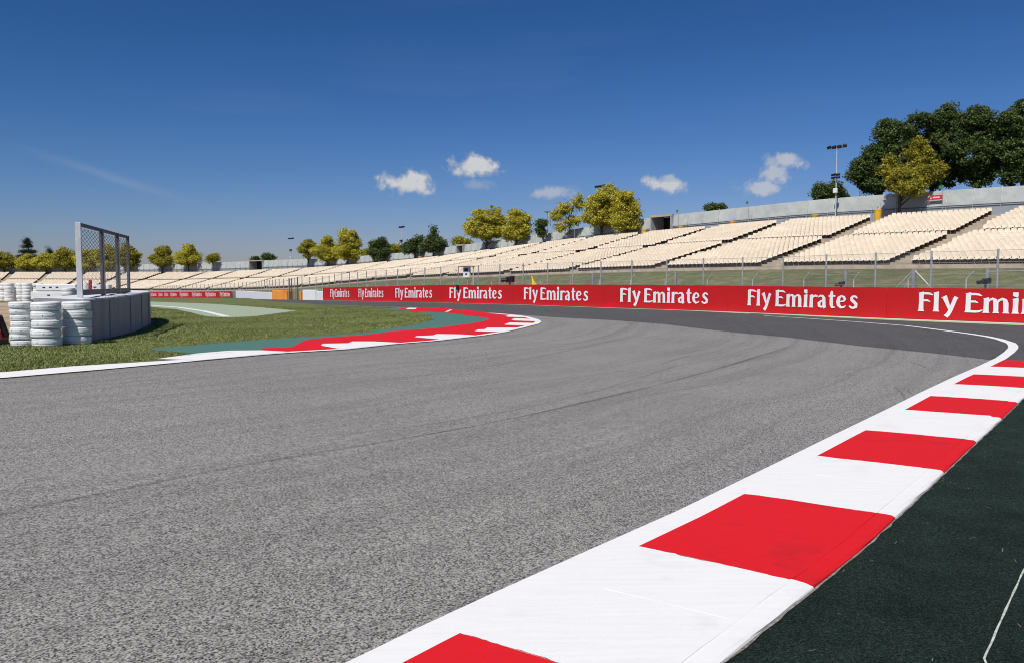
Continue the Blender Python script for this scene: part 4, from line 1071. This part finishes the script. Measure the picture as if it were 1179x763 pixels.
# ------------------------------------------------------------------ trees
def crown_mesh(lobes, nclump, nleaf, size, seed, needle=False):
    r = np.random.default_rng(seed); C = []
    if not needle:
        extra = []
        for (c_, rr_) in lobes:
            for _ in range(5):
                d = r.normal(size=3); d[2] = abs(d[2])*.8-.25; d /= np.linalg.norm(d); f = r.uniform(.16, .40)
                extra.append(((c_[0]+d[0]*rr_[0]*.95, c_[1]+d[1]*rr_[1]*.95, c_[2]+d[2]*rr_[2]*.95), tuple(x*f for x in rr_)))
        lobes = [(c_, tuple(x*.93 for x in rr_)) for c_, rr_ in lobes] + extra
    vol = np.array([a*b*c for _, (a, b, c) in lobes]); prob = vol**.8/np.sum(vol**.8)
    pick = r.choice(len(lobes), nclump, p=prob); cen = []
    for i in pick:
        (x, y, z), (a, b, c) = lobes[i]; d = r.normal(size=3); d /= np.linalg.norm(d); rad = r.uniform(.35, 1.02)**.6
        cen.append((x+d[0]*a*rad, y+d[1]*b*rad, z+d[2]*c*rad))
    cen = np.array(cen); cs = r.uniform(.45, 1.6, nclump)
    k = r.integers(0, nclump, nclump*nleaf); n = len(k)
    off = r.normal(size=(n, 3)); off /= np.linalg.norm(off, axis=1)[:, None]; off *= (r.random(n)**.55*size*4.2*cs[k])[:, None]; off[:, 2] *= .62
    P = cen[k]+off
    nor = off/(np.linalg.norm(off, axis=1)[:, None]+1e-6)*.5 + r.normal(size=(n, 3))*.7 + np.array([0, 0, .45]); nor /= np.linalg.norm(nor, axis=1)[:, None]
    a = np.cross(nor, r.normal(size=(n, 3))); a /= np.linalg.norm(a, axis=1)[:, None]; b = np.cross(nor, a)
    L = (size*r.uniform(.55, 1.15, n))[:, None]; Wd = L*(.22 if needle else .55)
    A = np.stack([P-a*L*.9, P+b*Wd, P+a*L*.9+nor*L*.2, P-b*Wd], 1).reshape(-1, 3)
    return np_mesh('crown', A, np.arange(4*n).reshape(n, 4)), cen
def tree(name, x, y, zb, ztop_, lobes, mat, label, group=None, nclump=90, nleaf=45, size=.2, trunk=.16, needle=False, seed=1, limbs=6, lean=0.0):
    root = empty(name, (x, y, zb)); tag(root, label, 'tree', group)
    me, cen = crown_mesh(lobes, nclump, nleaf, size, seed, needle); link_mesh('crown', me, mat, root)
    r = np.random.default_rng(seed+99); b = MB(); top = max(l[0][2] for l in lobes)
    pts = [(0, 0, -.3), (.05+lean*.3, 0, top*.35), (lean, .05, top*.7), (lean*1.1, 0, top*1.02)]; b.tube(pts, [trunk*1.25, trunk, trunk*.6, trunk*.15], 8)
    hz = [c for c in cen if True]
    for i in r.choice(len(cen), min(limbs*3, len(cen)), replace=False):
        c = cen[i]; zs = max(.5, c[2]*r.uniform(.35, .6)); t = zs/top
        st = (lean*min(1, t*1.4), 0, zs); mid = ((st[0]+c[0])*.5, (st[1]+c[1])*.5, st[2]+(c[2]-st[2])*.62)
        b.tube([st, mid, tuple(c)], [trunk*.38, trunk*.22, trunk*.06], 5)
    b.build('trunk', M['bark'], root); return root
def broad(px_, ytop, ybot, wpx, off_, mat, label, group, seed, zrel=None, dens=1.0, name='broadleaf_tree', nl=5, cols=None, size=.2, onhill=False):
    s = back.s_px(px_) if -200 < px_ < 1300 else 0
    sS = float(np.interp(s, back.L, SS)); p, n, a, bz = surf(sS, 0)
    q = p+n*(WD+off_)
    k = qpx(px_); # slide along the row so that the tree stands where it is seen
    for _ in range(20):
        e = q[0]-k*q[1]; t = np.array([-n[1], n[0]]); q = q - t*e/(t[0]-k*t[1])
    d = q[1]; zb = bz; zt = zat(ytop, d); zc = zat(ybot, d); w = wpx*d/F_/2; h = zt-zc
    r = np.random.default_rng(seed); lobes = []
    lobes.append(((0, 0, zc+h*.55-zb), (w*.62, w*.6, h*.42)))
    lobes.append(((r.uniform(-.15, .15)*w, 0, zt-h*.22-zb), (w*.42, w*.42, h*.2)))
    for i in range(nl):
        an = 2*math.pi*i/nl+r.uniform(-.4, .4); rr = w*.56
        lobes.append(((rr*math.cos(an), rr*math.sin(an), zc+h*r.uniform(.28, .62)-zb), (w*r.uniform(.34, .5), w*.42, h*r.uniform(.18, .3))))
    sz = size*max(.8, min(1.6, d/110))
    return tree(name, q[0], q[1], zb, zt, lobes, mat, label, group, int(150*dens), int(60*dens), sz, max(.12, w*.055), seed=seed)
g1 = 'yellow green trees along the top of the stand'
Y, O, Dk = M['leaf_yellow'], M['leaf_olive'], M['leaf_dark']
def T(*a, **k): broad(*a, **k)
# big yellow tree at right
def spec(px_, off_, lobes_px, mat, label, group, seed, nclump, nleaf, size, trunk, name='broadleaf_tree', needle=False, base=0.0):
    """tree described by crown lobes in metres around its trunk, measured at its own distance"""
    s = back.s_px(px_); sS = float(np.interp(s, back.L, SS)); p, n, a, bz = surf(sS, 0); q = p+n*(WD+off_); k = qpx(px_)
    for _ in range(20):
        e = q[0]-k*q[1]; t = np.array([-n[1], n[0]]); q = q - t*e/(t[0]-k*t[1])
    d = q[1]; L = [(((lx-px_)*d/F_, r_*.3, zat(ly, d)-bz), (rx*d/F_, rx*d/F_*.9, ry*d/F_)) for (lx, ly, rx, ry, r_) in lobes_px]
    return tree(name, q[0], q[1], bz+base, 0, L, mat, label, group, int(nclump*2.4), int(nleaf*1.9), size*.80, trunk, needle, seed)
spec(1032, 1.0, [(1030,212,17,14,-3),(1055,180,13,18,0),(1022,195,12,12,0),(1062,200,18,14,1),(1048,205,14,14,-2),(1072,196,12,8,0),(1038,222,14,9,-4)], O, 'large olive yellow tree in front of the dark trees at the right', g1, 3, 150, 60, .17, .17)
dg = 'tall dark trees behind the wall at the right'
for (px_, lob, lab, sd) in [
    (1010, [(1003,190,18,24,0),(1018,160,16,20,0),(992,200,14,18,0),(1020,195,18,22,0),(1002,215,15,8,0)], 'dark tree furthest left of the tall group, behind the olive yellow one', 41),
    (1068, [(1050,150,22,20,0),(1080,148,20,22,0),(1065,175,34,28,0),(1088,190,20,22,0),(1045,185,20,24,0),(1062,209,24,10,0),(1090,209,18,9,0)], 'rounded dark tree with the widest crown behind the olive yellow one', 42),
    (1122, [(1120,150,22,26,0),(1118,180,26,26,0),(1135,160,18,24,0),(1122,206,18,11,0),(1140,192,14,14,0)], 'dark tall tree with a pale trunk fork left of the edge tree', 43),
    (1172, [(1168,142,20,24,0),(1190,150,24,30,0),(1165,180,20,26,0),(1188,190,22,26,0),(1160,205,12,12,0)], 'tall dark tree cut by the right edge', 44)]:
    spec(px_, 9.0, lob, Dk, lab, dg, sd, 190, 62, .19, .22)
spec(950, 22.0, [(943,224,10,12,0),(958,222,10,12,0),(968,226,5,8,0)], Dk, 'small dark tree behind the wall beside the light mast', None, 51, 70, 50, .2, .18)
spec(822, 26.0, [(818,240,5,4,0),(827,240,4,3,0)], Dk, 'tiny dark treetop showing above the pale wall', None, 52, 30, 40, .2, .15)
spec(692, 1.2, [(692,240,18,18,0),(700,228,14,14,0),(682,250,12,12,0),(706,252,12,12,0),(696,255,14,7,0)], Y, 'tallest yellow tree of the pair left of the tunnel', g1, 5, 130, 50, .19, .17)
spec(722, 1.0, [(718,232,11,12,0),(724,246,11,13,0),(716,256,12,12,0),(728,257,7,7,0)], Y, 'right hand yellow tree of the pair by the tunnel', g1, 6, 100, 50, .19, .15)
spec(655, 1.2, [(652,240,9,7,0),(666,236,8,8,0),(641,248,8,6,0),(660,255,8,5,0),(645,262,7,5,0)], Y, 'sparse yellow tree with see through branches', g1, 7, 55, 42, .18, .13)
spec(625, 1.0, [(623,258,4,4,0),(623,268,3,5,0)], Dk, 'slim dark shrub like tree beside the sparse yellow one', None, 53, 26, 40, .2, .1)
spec(560, 1.2, [(565,252,15,15,0),(548,262,15,12,0),(572,262,14,14,0),(560,268,18,9,0),(552,250,8,7,0)], Y, 'broad yellow tree right of the small tunnel opening', g1, 8, 120, 50, .21, .17)
spec(594, 1.2, [(596,253,11,10,0),(600,265,11,10,0),(588,268,10,10,0),(596,272,11,6,0)], Y, 'smaller yellow tree on the right of the broad one', g1, 9, 95, 48, .21, .15)
cg = 'dark conifers along the wall'
for px_, lob, lab, sd in [(438, [(437,284,8,8,0),(432,290,8,6,0),(443,289,8,7,0),(440,278,4,5,0),(437,297,7,5,0)], 'dark green tree left of the light mast, its shade on the wall', 61), (478, [(476,284,8,6,0),(481,279,5,6,0),(470,288,6,4,0),(484,287,5,5,0)], 'dark tree just right of the light mast', 62), (499, [(500,280,10,8,0),(499,274,3.5,5,0),(499.5,267,1.8,4,0),(494,285,9,6,0),(506,284,9,6,0)], 'pointed dark tree left of the small tunnel opening', 63)]:
    spec(px_, 1.2, lob, Dk, lab, cg, sd, 80, 46, .24, .15)
spec(401, 1.2, [(402,274,11,9,0),(410,282,8,8,0),(398,290,12,10,0),(408,295,10,7,0)], Y, 'yellow tree on the right of the middle group of three', g1, 10, 110, 46, .25, .16)
spec(378, 1.2, [(377,280,7,8,0),(373,290,12,8,0),(386,290,9,8,0),(378,297,10,5,0)], Y, 'yellow tree in the centre of the middle group of three', g1, 11, 100, 46, .25, .15)
spec(356, 1.2, [(356,282,9,6,0),(350,288,7,5,0),(362,288,7,6,0),(356,295,6,5,0)], O, 'sparse tree on the left of the middle group of three', g1, 12, 50, 40, .22, .14)
spec(246, 1.2, [(247,297,6,5,0),(243,300,4,3,0)], O, 'small sparse tree on its own right of the two round trees', g1, 13, 40, 40, .25, .1)
spec(218, 1.2, [(218,291,9,8,0),(210,297,8,7,0),(225,297,8,7,0),(218,301,11,5,0)], Y, 'right one of two round yellow trees', g1, 14, 100, 46, .3, .2)
spec(188, 1.2, [(188,292,8,8,0),(181,298,6,6,0),(194,299,7,6,0),(188,302,9,5,0)], O, 'left one of two round trees right of the mesh fence', g1, 15, 100, 46, .3, .2)
lr = [(6,290,309,30),(33,293,309,24),(55,292,309,26),(76,286,309,26),(102,288,309,28),(124,283,309,24),(149,283,308,24)]
lrn = ['yellow tree at the left edge of the far row', 'yellow tree below the dark cedar', 'yellow tree right of the cedar in the far row', 'yellow tree left of the pale fence post', 'yellow tree seen in the first mesh panel', 'yellow tree seen in the second mesh panel', 'yellow tree at the right end of the far row behind the mesh fence']
for k, (px_, yt, yb, w) in enumerate(lr):
    spec(px_, 1.5, [(px_,yt+7,w*.34,7,0),(px_-w*.26,yt+11,w*.3,6,0),(px_+w*.26,yt+11,w*.3,6,0),(px_,yb-5,w*.45,6,0)], Y if k % 3 else O, lrn[k], g1, 70+k, 95, 46, .3, .2)
# cedar far left
spec(35, 30.0, [(34,279,4,3,0),(35,284,6,2.2,0),(35,290,9,1.6,0),(33,296,11,2,0),(36,301,12,2.5,0),(34.5,276.5,2,2,0)], M['leaf_conifer'], 'dark layered cedar standing behind the far yellow row', None, 91, 90, 50, .32, .3, 'cedar_tree', True)
spec(60, 40.0, [(59,290,3,6,0),(59,296,4,5,0)], M['leaf_conifer'], 'faint slender conifer right of the cedar', None, 92, 30, 30, .3, .2, 'conifer_tree', True)
# low greenery showing over the wall in the middle distance
for px_, yy, lab, sd in [(423, 291, 'low green bush over the wall left of the dark tree', 93), (456, 287.5, 'low green bush over the wall left of the light mast', 94), (531, 279.5, 'low green bush over the small tunnel opening', 95), (295, 300, 'dark bush above the far tunnel opening', 96), (308, 296, 'slim bush over the wall beside the far light mast', 97)]:
    spec(px_, 16.0, [(px_,yy,9 if sd < 96 else 4,3.5,0),(px_+5,yy+2,6 if sd < 96 else 3,3,0)], O if sd < 96 else Dk, lab, 'bushes showing over the wall', sd, 30, 36, .3, .1, 'bush')

# ------------------------------------------------------------------ masts, poles, bins, sign
def at_back(px_, off_):
    s = back.s_px(px_); sS = float(np.interp(s, back.L, SS)); p, n, a, bz = surf(sS, 0); q = p+n*(WD+off_); k = qpx(px_)
    for _ in range(20):
        e = q[0]-k*q[1]; t = np.array([-n[1], n[0]]); q = q - t*e/(t[0]-k*t[1])
    return q, n, bz
def mast(px_, off_, ytop, ymid, label, box=None, hw=.9):
    q, n, bz = at_back(px_, off_); d = q[1]; H = zat(ytop, d)-bz; rz = math.atan2(n[1], n[0])-math.pi/2
    root = empty('light_mast', (q[0], q[1], bz), rz); tag(root, label, 'light mast', 'floodlight masts above the stand')
    MB().tube([(0, 0, -.3), (0, 0, H)], [.075, .05], 10).build('pole', M['light_steel'], root)
    MB().tube([(-hw*.8, 0, H-.1), (hw*.8, 0, H-.1)], .05, 6).build('crossbar', M['dark_steel'], root)
    for k in range(4):
        x = -hw+2*hw*k/3; a = .5*(x/hw)
        b = MB(); b.box((x, -.08+.06*abs(x), H+.02+.12*abs(a)), (.42, .34, .3), a, bev=.03, tilt=.5); b.build('floodlight', M['black'], root)
    if ymid:
        zm = zat(ymid, d)-bz
        for sx in (-1, 1):
            b = MB(); b.box((sx*.26, -.14, zm+.1), (.42, .38, .24), sx*.4, bev=.03, tilt=.3); b.box((sx*.26, -.14, zm-.22), (.42, .38, .2), sx*.3, bev=.03, tilt=.3); b.build('loudspeaker', M['black'], root)
    if box: zb_ = zat(box, d)-bz; MB().box((.02, -.18, zb_), (.46, .26, .50), bev=.02).build('control_box', M['white_plastic'], root)
mast(959.5, 1.8, 172, 204, 'tall light mast with black lamps and a white box beside the small dark tree', 221)
mast(690, 4, 216.5, None, 'light mast whose lamps stick out above the tallest yellow tree')
mast(463, 4, 262.5, 278, 'light mast between the dark trees in the middle distance', None, 1.0)
mast(336, 6, 275.5, 288.5, 'far light mast left of the middle yellow trees', 297, 1.2)
mast(219, 6, 283, None, 'far light mast showing over the round yellow tree', None, 1.2)
# openwork platform tower behind the sparse tree
q, n, bz = at_back(630, 6); d = q[1]; root = empty('scaffold_tower', (q[0], q[1], bz)); tag(root, 'grey scaffold tower with a flat lamp rack left of the sparse yellow tree', 'tower')
H = zat(245, d)-bz
MB().tube([(0, 0, 0), (0, 0, H)], .09, 8).build('mast', M['steel'], root)
MB().box((0, 0, H), (1.0, .5, .12)).build('lamp_rack', M['dark_steel'], root)
for zz in (254, 258): MB().box((0, 0, zat(zz, d)-bz), (1.1, .6, .16)).build('platform', M['steel'], root)
for sx in (-1, 1): MB().tube([(sx*.5, 0, zat(261, d)-bz), (sx*.5, 0, zat(252, d)-bz)], .05, 6).build('upright', M['steel'], root)
# sign poles at the aisle heads
pg = 'sign poles at the top of the aisles'
for px_, yg, yr, lab in [(1081.5, 217, None, 'sign pole with a green plate next to the red sign'), (860, 234.5, None, 'sign pole with a green plate over the middle of the right wall'), (780, 244, None, 'sign pole with a green plate just right of the wide tunnel'),
                         (715.5, 252.5, 261.5, 'pole with a green plate above a red one before the yellow pair'), (661, 259, None, 'pole with a green plate by the sparse yellow tree'), (616, 265, None, 'pole with a green plate by the slim dark tree'),
                         (584, 271.5, 277.5, 'pole with a green plate above a red one by the broad yellow tree'), (525, 281, None, 'pole with a green plate left of the small tunnel'), (483, 284, None, 'pole with a green plate in front of the dark trees'),
                         (229, 303, 306, 'far pole with a red plate by the round yellow trees'), (200, 303.5, 307, 'far pole with a red plate between the round trees')]:
    q, n, bz = at_back(px_, .9); d = q[1]; rz = math.atan2(n[1], n[0])-math.pi/2; H = zat(yg, d)-bz
    root = empty('sign_pole', (q[0], q[1], bz), rz); tag(root, lab, 'sign pole', pg)
    MB().tube([(0, 0, -.1), (0, 0, H+.2)], .035, 6).build('pole', M['steel'], root)
    MB().box((-.2, -.05, H), (.34, .03, .34)).build('green_plate', M['green_sign'], root)
    if yr: MB().box((-.22, -.05, zat(yr, d)-bz), (.42, .03, .55)).build('red_plate', M['pink_sign'], root)
# bins
bn = [(1008, 'big yellow bin at the top of the aisle under the olive yellow tree'), (936, 'yellow bin peeking over the seats right of the middle sign pole'), (842, 'yellow bin peeking over the seats left of the middle sign pole'), (783, 'yellow bin at the seat tops just right of the wide tunnel'), (741, 'yellow bin left of the wide tunnel'), (484, 'small yellow bin below the dark trees'), (318, 'distant yellow bin left of the middle yellow trees'), (283, 'distant yellow bin left of the far tunnel opening'), (238, 'distant yellow bin near the small sparse tree'), (204, 'distant yellow bin between the two round trees')]
bm_ = MB(); bm_.lathe([(.0, 0), (.24, 0), (.30, .9), (.32, .92), (.32, .98), (0, .98)], n=16); binme = bm_.mesh('body'); binme.materials.append(M['yellow'])
lm = MB(); lm.lathe([(.0, .0), (.335, 0), (.335, .06), (.2, .11), (0, .12)], n=16); lidme = lm.mesh('lid'); lidme.materials.append(M['yellow'])
for px_, lab in bn:
    q, n, bz = at_back(px_, .45 if px_ != 1008 else -.1)
    root = empty('litter_bin', (q[0], q[1], bz)); tag(root, lab, 'litter bin', 'yellow litter bins along the top walkway')
    root.scale = (1.25, 1.25, 1.0 if px_ != 1008 else 1.15)
    for nm, me, z in (('body', binme, 0), ('lid', lidme, .985)):
        o = bpy.data.objects.new(nm, me); COL.objects.link(o); o.parent = root; o.location = (0, 0, z)
# red sign on the wall
sS = pxw(1074); q = wl.off(sS, -.30); n = wl.nrm(sS); rz = math.atan2(n[1], n[0])-math.pi/2; d = q[1]; z = zat(228.7, d); pxm = d/F_
root = empty('wall_sign', (q[0], q[1], z), rz); tag(root, 'small red sign with white print on the pale wall at the right', 'sign')
w, h = 17.5*pxm*.98, 5.2*pxm
MB().add([(-w/2,0,-h/2),(w/2,0,-h/2),(w/2,0,h/2),(-w/2+.36,0,h/2),(-w/2,.02,-h/2),(w/2,.02,-h/2),(w/2,.02,h/2),(-w/2+.36,.02,h/2)], [(0,1,2,3),(7,6,5,4),(0,4,5,1),(1,5,6,2),(2,6,7,3),(3,7,4,0)]).build('plate', M['red_sign'], root)
b = MB(); b.add([(-w*.30,-.012,-.14),(-w*.20,-.012,-.14),(-w*.25,-.012,.10)], [(0, 1, 2)])
x = -w*.13
for k, ww in enumerate((.08, .07, .10, .05, .09, .06, .07)):
    b.add([(x,-.012,-.07),(x+ww,-.012,-.07),(x+ww,-.012,.07+.03*(k % 2)),(x,-.012,.07+.03*(k % 2))], [(0,1,2,3)]); x += ww+.022
b.build('print', M['white_plastic'], root)
MB().add([(-w/2-.02,-.01,-.0),(-w/2+.10,-.01,-.0),(-w/2+.33,-.01,h/2),(-w/2+.2,-.01,h/2)], [(0,1,2,3)]).build('corner_flash', M['white_plastic'], root)

blades(230000)

# ------------------------------------------------------------------ camera, sun, sky
cam = bpy.data.cameras.new('camera'); co = bpy.data.objects.new('camera', cam); COL.objects.link(co)
co.location = (0, 0, CAMZ); co.rotation_euler = (math.pi/2-PITCH, 0, 0)
cam.sensor_fit = 'HORIZONTAL'; cam.sensor_width = 36; cam.lens = 36*F_/PW; cam.clip_end = 20000; cam.clip_start = .05
scene.camera = co
SEL = R(54); SAZ = math.atan2(-.49, -.87)          # direction towards the sun, from +Y turning to +X
sv = Vector((math.sin(SAZ)*math.cos(SEL), math.cos(SAZ)*math.cos(SEL), math.sin(SEL)))
sun = bpy.data.lights.new('sun', 'SUN'); sun.energy = 4.6; sun.angle = R(.53); sun.color = (1, .95, .875)
so = bpy.data.objects.new('sun', sun); COL.objects.link(so); so.rotation_euler = (-sv).to_track_quat('-Z', 'Y').to_euler(); so.location = (0, 0, 60)
wd = bpy.data.worlds.new('World'); scene.world = wd; wd.use_nodes = True; t = wd.node_tree
for n in list(t.nodes): t.nodes.remove(n)
def nn(ty, **kw):
    x = t.nodes.new(ty)
    for k, v in kw.items(): setattr(x, k, v)
    return x
def mth(op, a, b=0.0, c=None):
    x = nn('ShaderNodeMath', operation=op)
    for i, v in enumerate((a, b) if c is None else (a, b, c)):
        if hasattr(v, 'node'): t.links.new(v, x.inputs[i])
        else: x.inputs[i].default_value = v
    return x.outputs[0]
sky = nn('ShaderNodeTexSky', sky_type='NISHITA', sun_disc=False, sun_elevation=SEL, sun_rotation=SAZ % (2*math.pi), altitude=300, air_density=1.0, dust_density=.6, ozone_density=2.2)
tc = nn('ShaderNodeTexCoord'); sx = nn('ShaderNodeSeparateXYZ'); t.links.new(tc.outputs['Generated'], sx.inputs[0])
az = mth('ARCTAN2', sx.outputs[0], sx.outputs[1]); el = mth('ARCSINE', sx.outputs[2])
hsv = nn('ShaderNodeHueSaturation'); hsv.inputs['Saturation'].default_value = 1.0; hsv.inputs['Value'].default_value = 1.0; sr = nn('ShaderNodeSeparateColor'); cr = nn('ShaderNodeCombineColor'); t.links.new(sky.outputs[0], sr.inputs[0])
for i, (a_, g_) in enumerate(((.87, 1.94), (.635, 1.41), (.91, 1.41))):      # deep blue of a polarised, contrasty exposure
    t.links.new(mth('MULTIPLY', mth('POWER', mth('MULTIPLY', mth('MINIMUM', sr.outputs[i], 11.0), .1), g_), a_*10), cr.inputs[i])
t.links.new(cr.outputs[0], hsv.inputs['Color'])
# small fair-weather clouds: (azimuth, elevation, half width, half height, strength, turn)
def dirpx(px, py): r = ray(px, py); return math.atan2(r[0], r[1]), math.asin(r[2]/np.linalg.norm(r))
clouds = [(472,212,30,13,1.0,0),(475,207,14,12,1.0,0),(543,193,28,13,1.0,0),(545,187,14,10,1.0,0),(548,213,18,8,.35,0),(640,222,30,9,.62,0),(763,214,22,10,.95,-.1),(770,210,14,8,.7,-.1),(874,217,24,10,.75,0),(892,198,16,17,.72,-.5),(905,184,20,9,.75,-.2),(888,186,10,12,.6,0)]
nz = nn('ShaderNodeTexNoise'); t.links.new(tc.outputs['Generated'], nz.inputs['Vector']); nz.inputs['Scale'].default_value = 62; nz.inputs['Detail'].default_value = 9; nz.inputs['Roughness'].default_value = .62
nz2 = nn('ShaderNodeTexNoise'); t.links.new(tc.outputs['Generated'], nz2.inputs['Vector']); nz2.inputs['Scale'].default_value = 24; nz2.inputs['Detail'].default_value = 5
cov = None
for (px, py, rx, ry, st, rot) in clouds:
    a0, e0 = dirpx(px, py); da = mth('SUBTRACT', az, a0); de = mth('SUBTRACT', el, e0); c_, s_ = math.cos(rot), math.sin(rot)
    u = mth('MULTIPLY', mth('ADD', mth('MULTIPLY', da, c_), mth('MULTIPLY', de, s_)), F_/rx); v = mth('MULTIPLY', mth('SUBTRACT', mth('MULTIPLY', de, c_), mth('MULTIPLY', da, s_)), F_/ry)
    r2 = mth('SQRT', mth('ADD', mth('MULTIPLY', u, u), mth('MULTIPLY', v, v)))
    e = mth('ADD', mth('SUBTRACT', 1.16, r2), mth('MULTIPLY', mth('SUBTRACT', nz.outputs[0], .5), 2.5))
    e = mth('ADD', e, mth('MULTIPLY', mth('SUBTRACT', nz2.outputs[0], .5), 1.0))
    m = nn('ShaderNodeMapRange', interpolation_type='SMOOTHSTEP'); t.links.new(e, m.inputs[0]); m.inputs[1].default_value = -.05; m.inputs[2].default_value = .75; m.inputs[3].default_value = 0; m.inputs[4].default_value = st
    cov = m.outputs[0] if cov is None else mth('MAXIMUM', cov, m.outputs[0])
# a thin streak of high cloud at the left, and faint veils
a0, e0 = dirpx(128, 204); da = mth('SUBTRACT', az, a0); de = mth('SUBTRACT', el, e0)
u = mth('ADD', mth('MULTIPLY', da, .95), mth('MULTIPLY', de, -.30)); v = mth('ADD', mth('MULTIPLY', de, .95), mth('MULTIPLY', da, .28))
v = mth('ADD', v, mth('MULTIPLY', mth('SUBTRACT', nz2.outputs[0], .5), .006))
ex = mth('EXPONENT', mth('MULTIPLY', -1.0, mth('ADD', mth('POWER', mth('MULTIPLY', u, 15.5), 2), mth('POWER', mth('MULTIPLY', v, 210), 2))))
streak = mth('MULTIPLY', ex, .15)
mp = nn('ShaderNodeMapping'); t.links.new(tc.outputs['Generated'], mp.inputs[0]); mp.inputs['Scale'].default_value = (2.2, 2.2, 16)
nz3 = nn('ShaderNodeTexNoise'); t.links.new(mp.outputs[0], nz3.inputs['Vector']); nz3.inputs['Scale'].default_value = 1.6; nz3.inputs['Detail'].default_value = 6
veil = nn('ShaderNodeMapRange', interpolation_type='SMOOTHSTEP'); t.links.new(nz3.outputs[0], veil.inputs[0]); veil.inputs[1].default_value = .52; veil.inputs[2].default_value = .8; veil.inputs[4].default_value = .035
cov = mth('MAXIMUM', mth('MAXIMUM', cov, streak), veil.outputs[0])
mix = nn('ShaderNodeMix', data_type='RGBA'); t.links.new(cov, mix.inputs[0]); t.links.new(hsv.outputs[0], mix.inputs[6])
shade = nn('ShaderNodeMapRange'); t.links.new(mth('ADD', cov, mth('MULTIPLY', nz2.outputs[0], .5)), shade.inputs[0]); shade.inputs[1].default_value = .3; shade.inputs[2].default_value = 1.3
cm = nn('ShaderNodeMix', data_type='RGBA'); t.links.new(shade.outputs[0], cm.inputs[0]); cm.inputs[6].default_value = (4.0, 4.3, 4.9, 1); cm.inputs[7].default_value = (6.0, 6.15, 6.35, 1)
t.links.new(cm.outputs[2], mix.inputs[7])
bg = nn('ShaderNodeBackground'); bg.inputs['Strength'].default_value = .10; t.links.new(mix.outputs[2], bg.inputs[0])
wo_ = nn('ShaderNodeOutputWorld'); t.links.new(bg.outputs[0], wo_.inputs[0])
vs_ = scene.view_settings; vs_.view_transform = 'Standard'; vs_.look = 'None'; vs_.exposure = 0; vs_.gamma = 1; vs_.use_curve_mapping = False
scene.cycles.pixel_filter_type = 'BLACKMAN_HARRIS'; scene.cycles.filter_width = 1.05
scene.cycles.max_bounces = 6; scene.cycles.transparent_max_bounces = 12
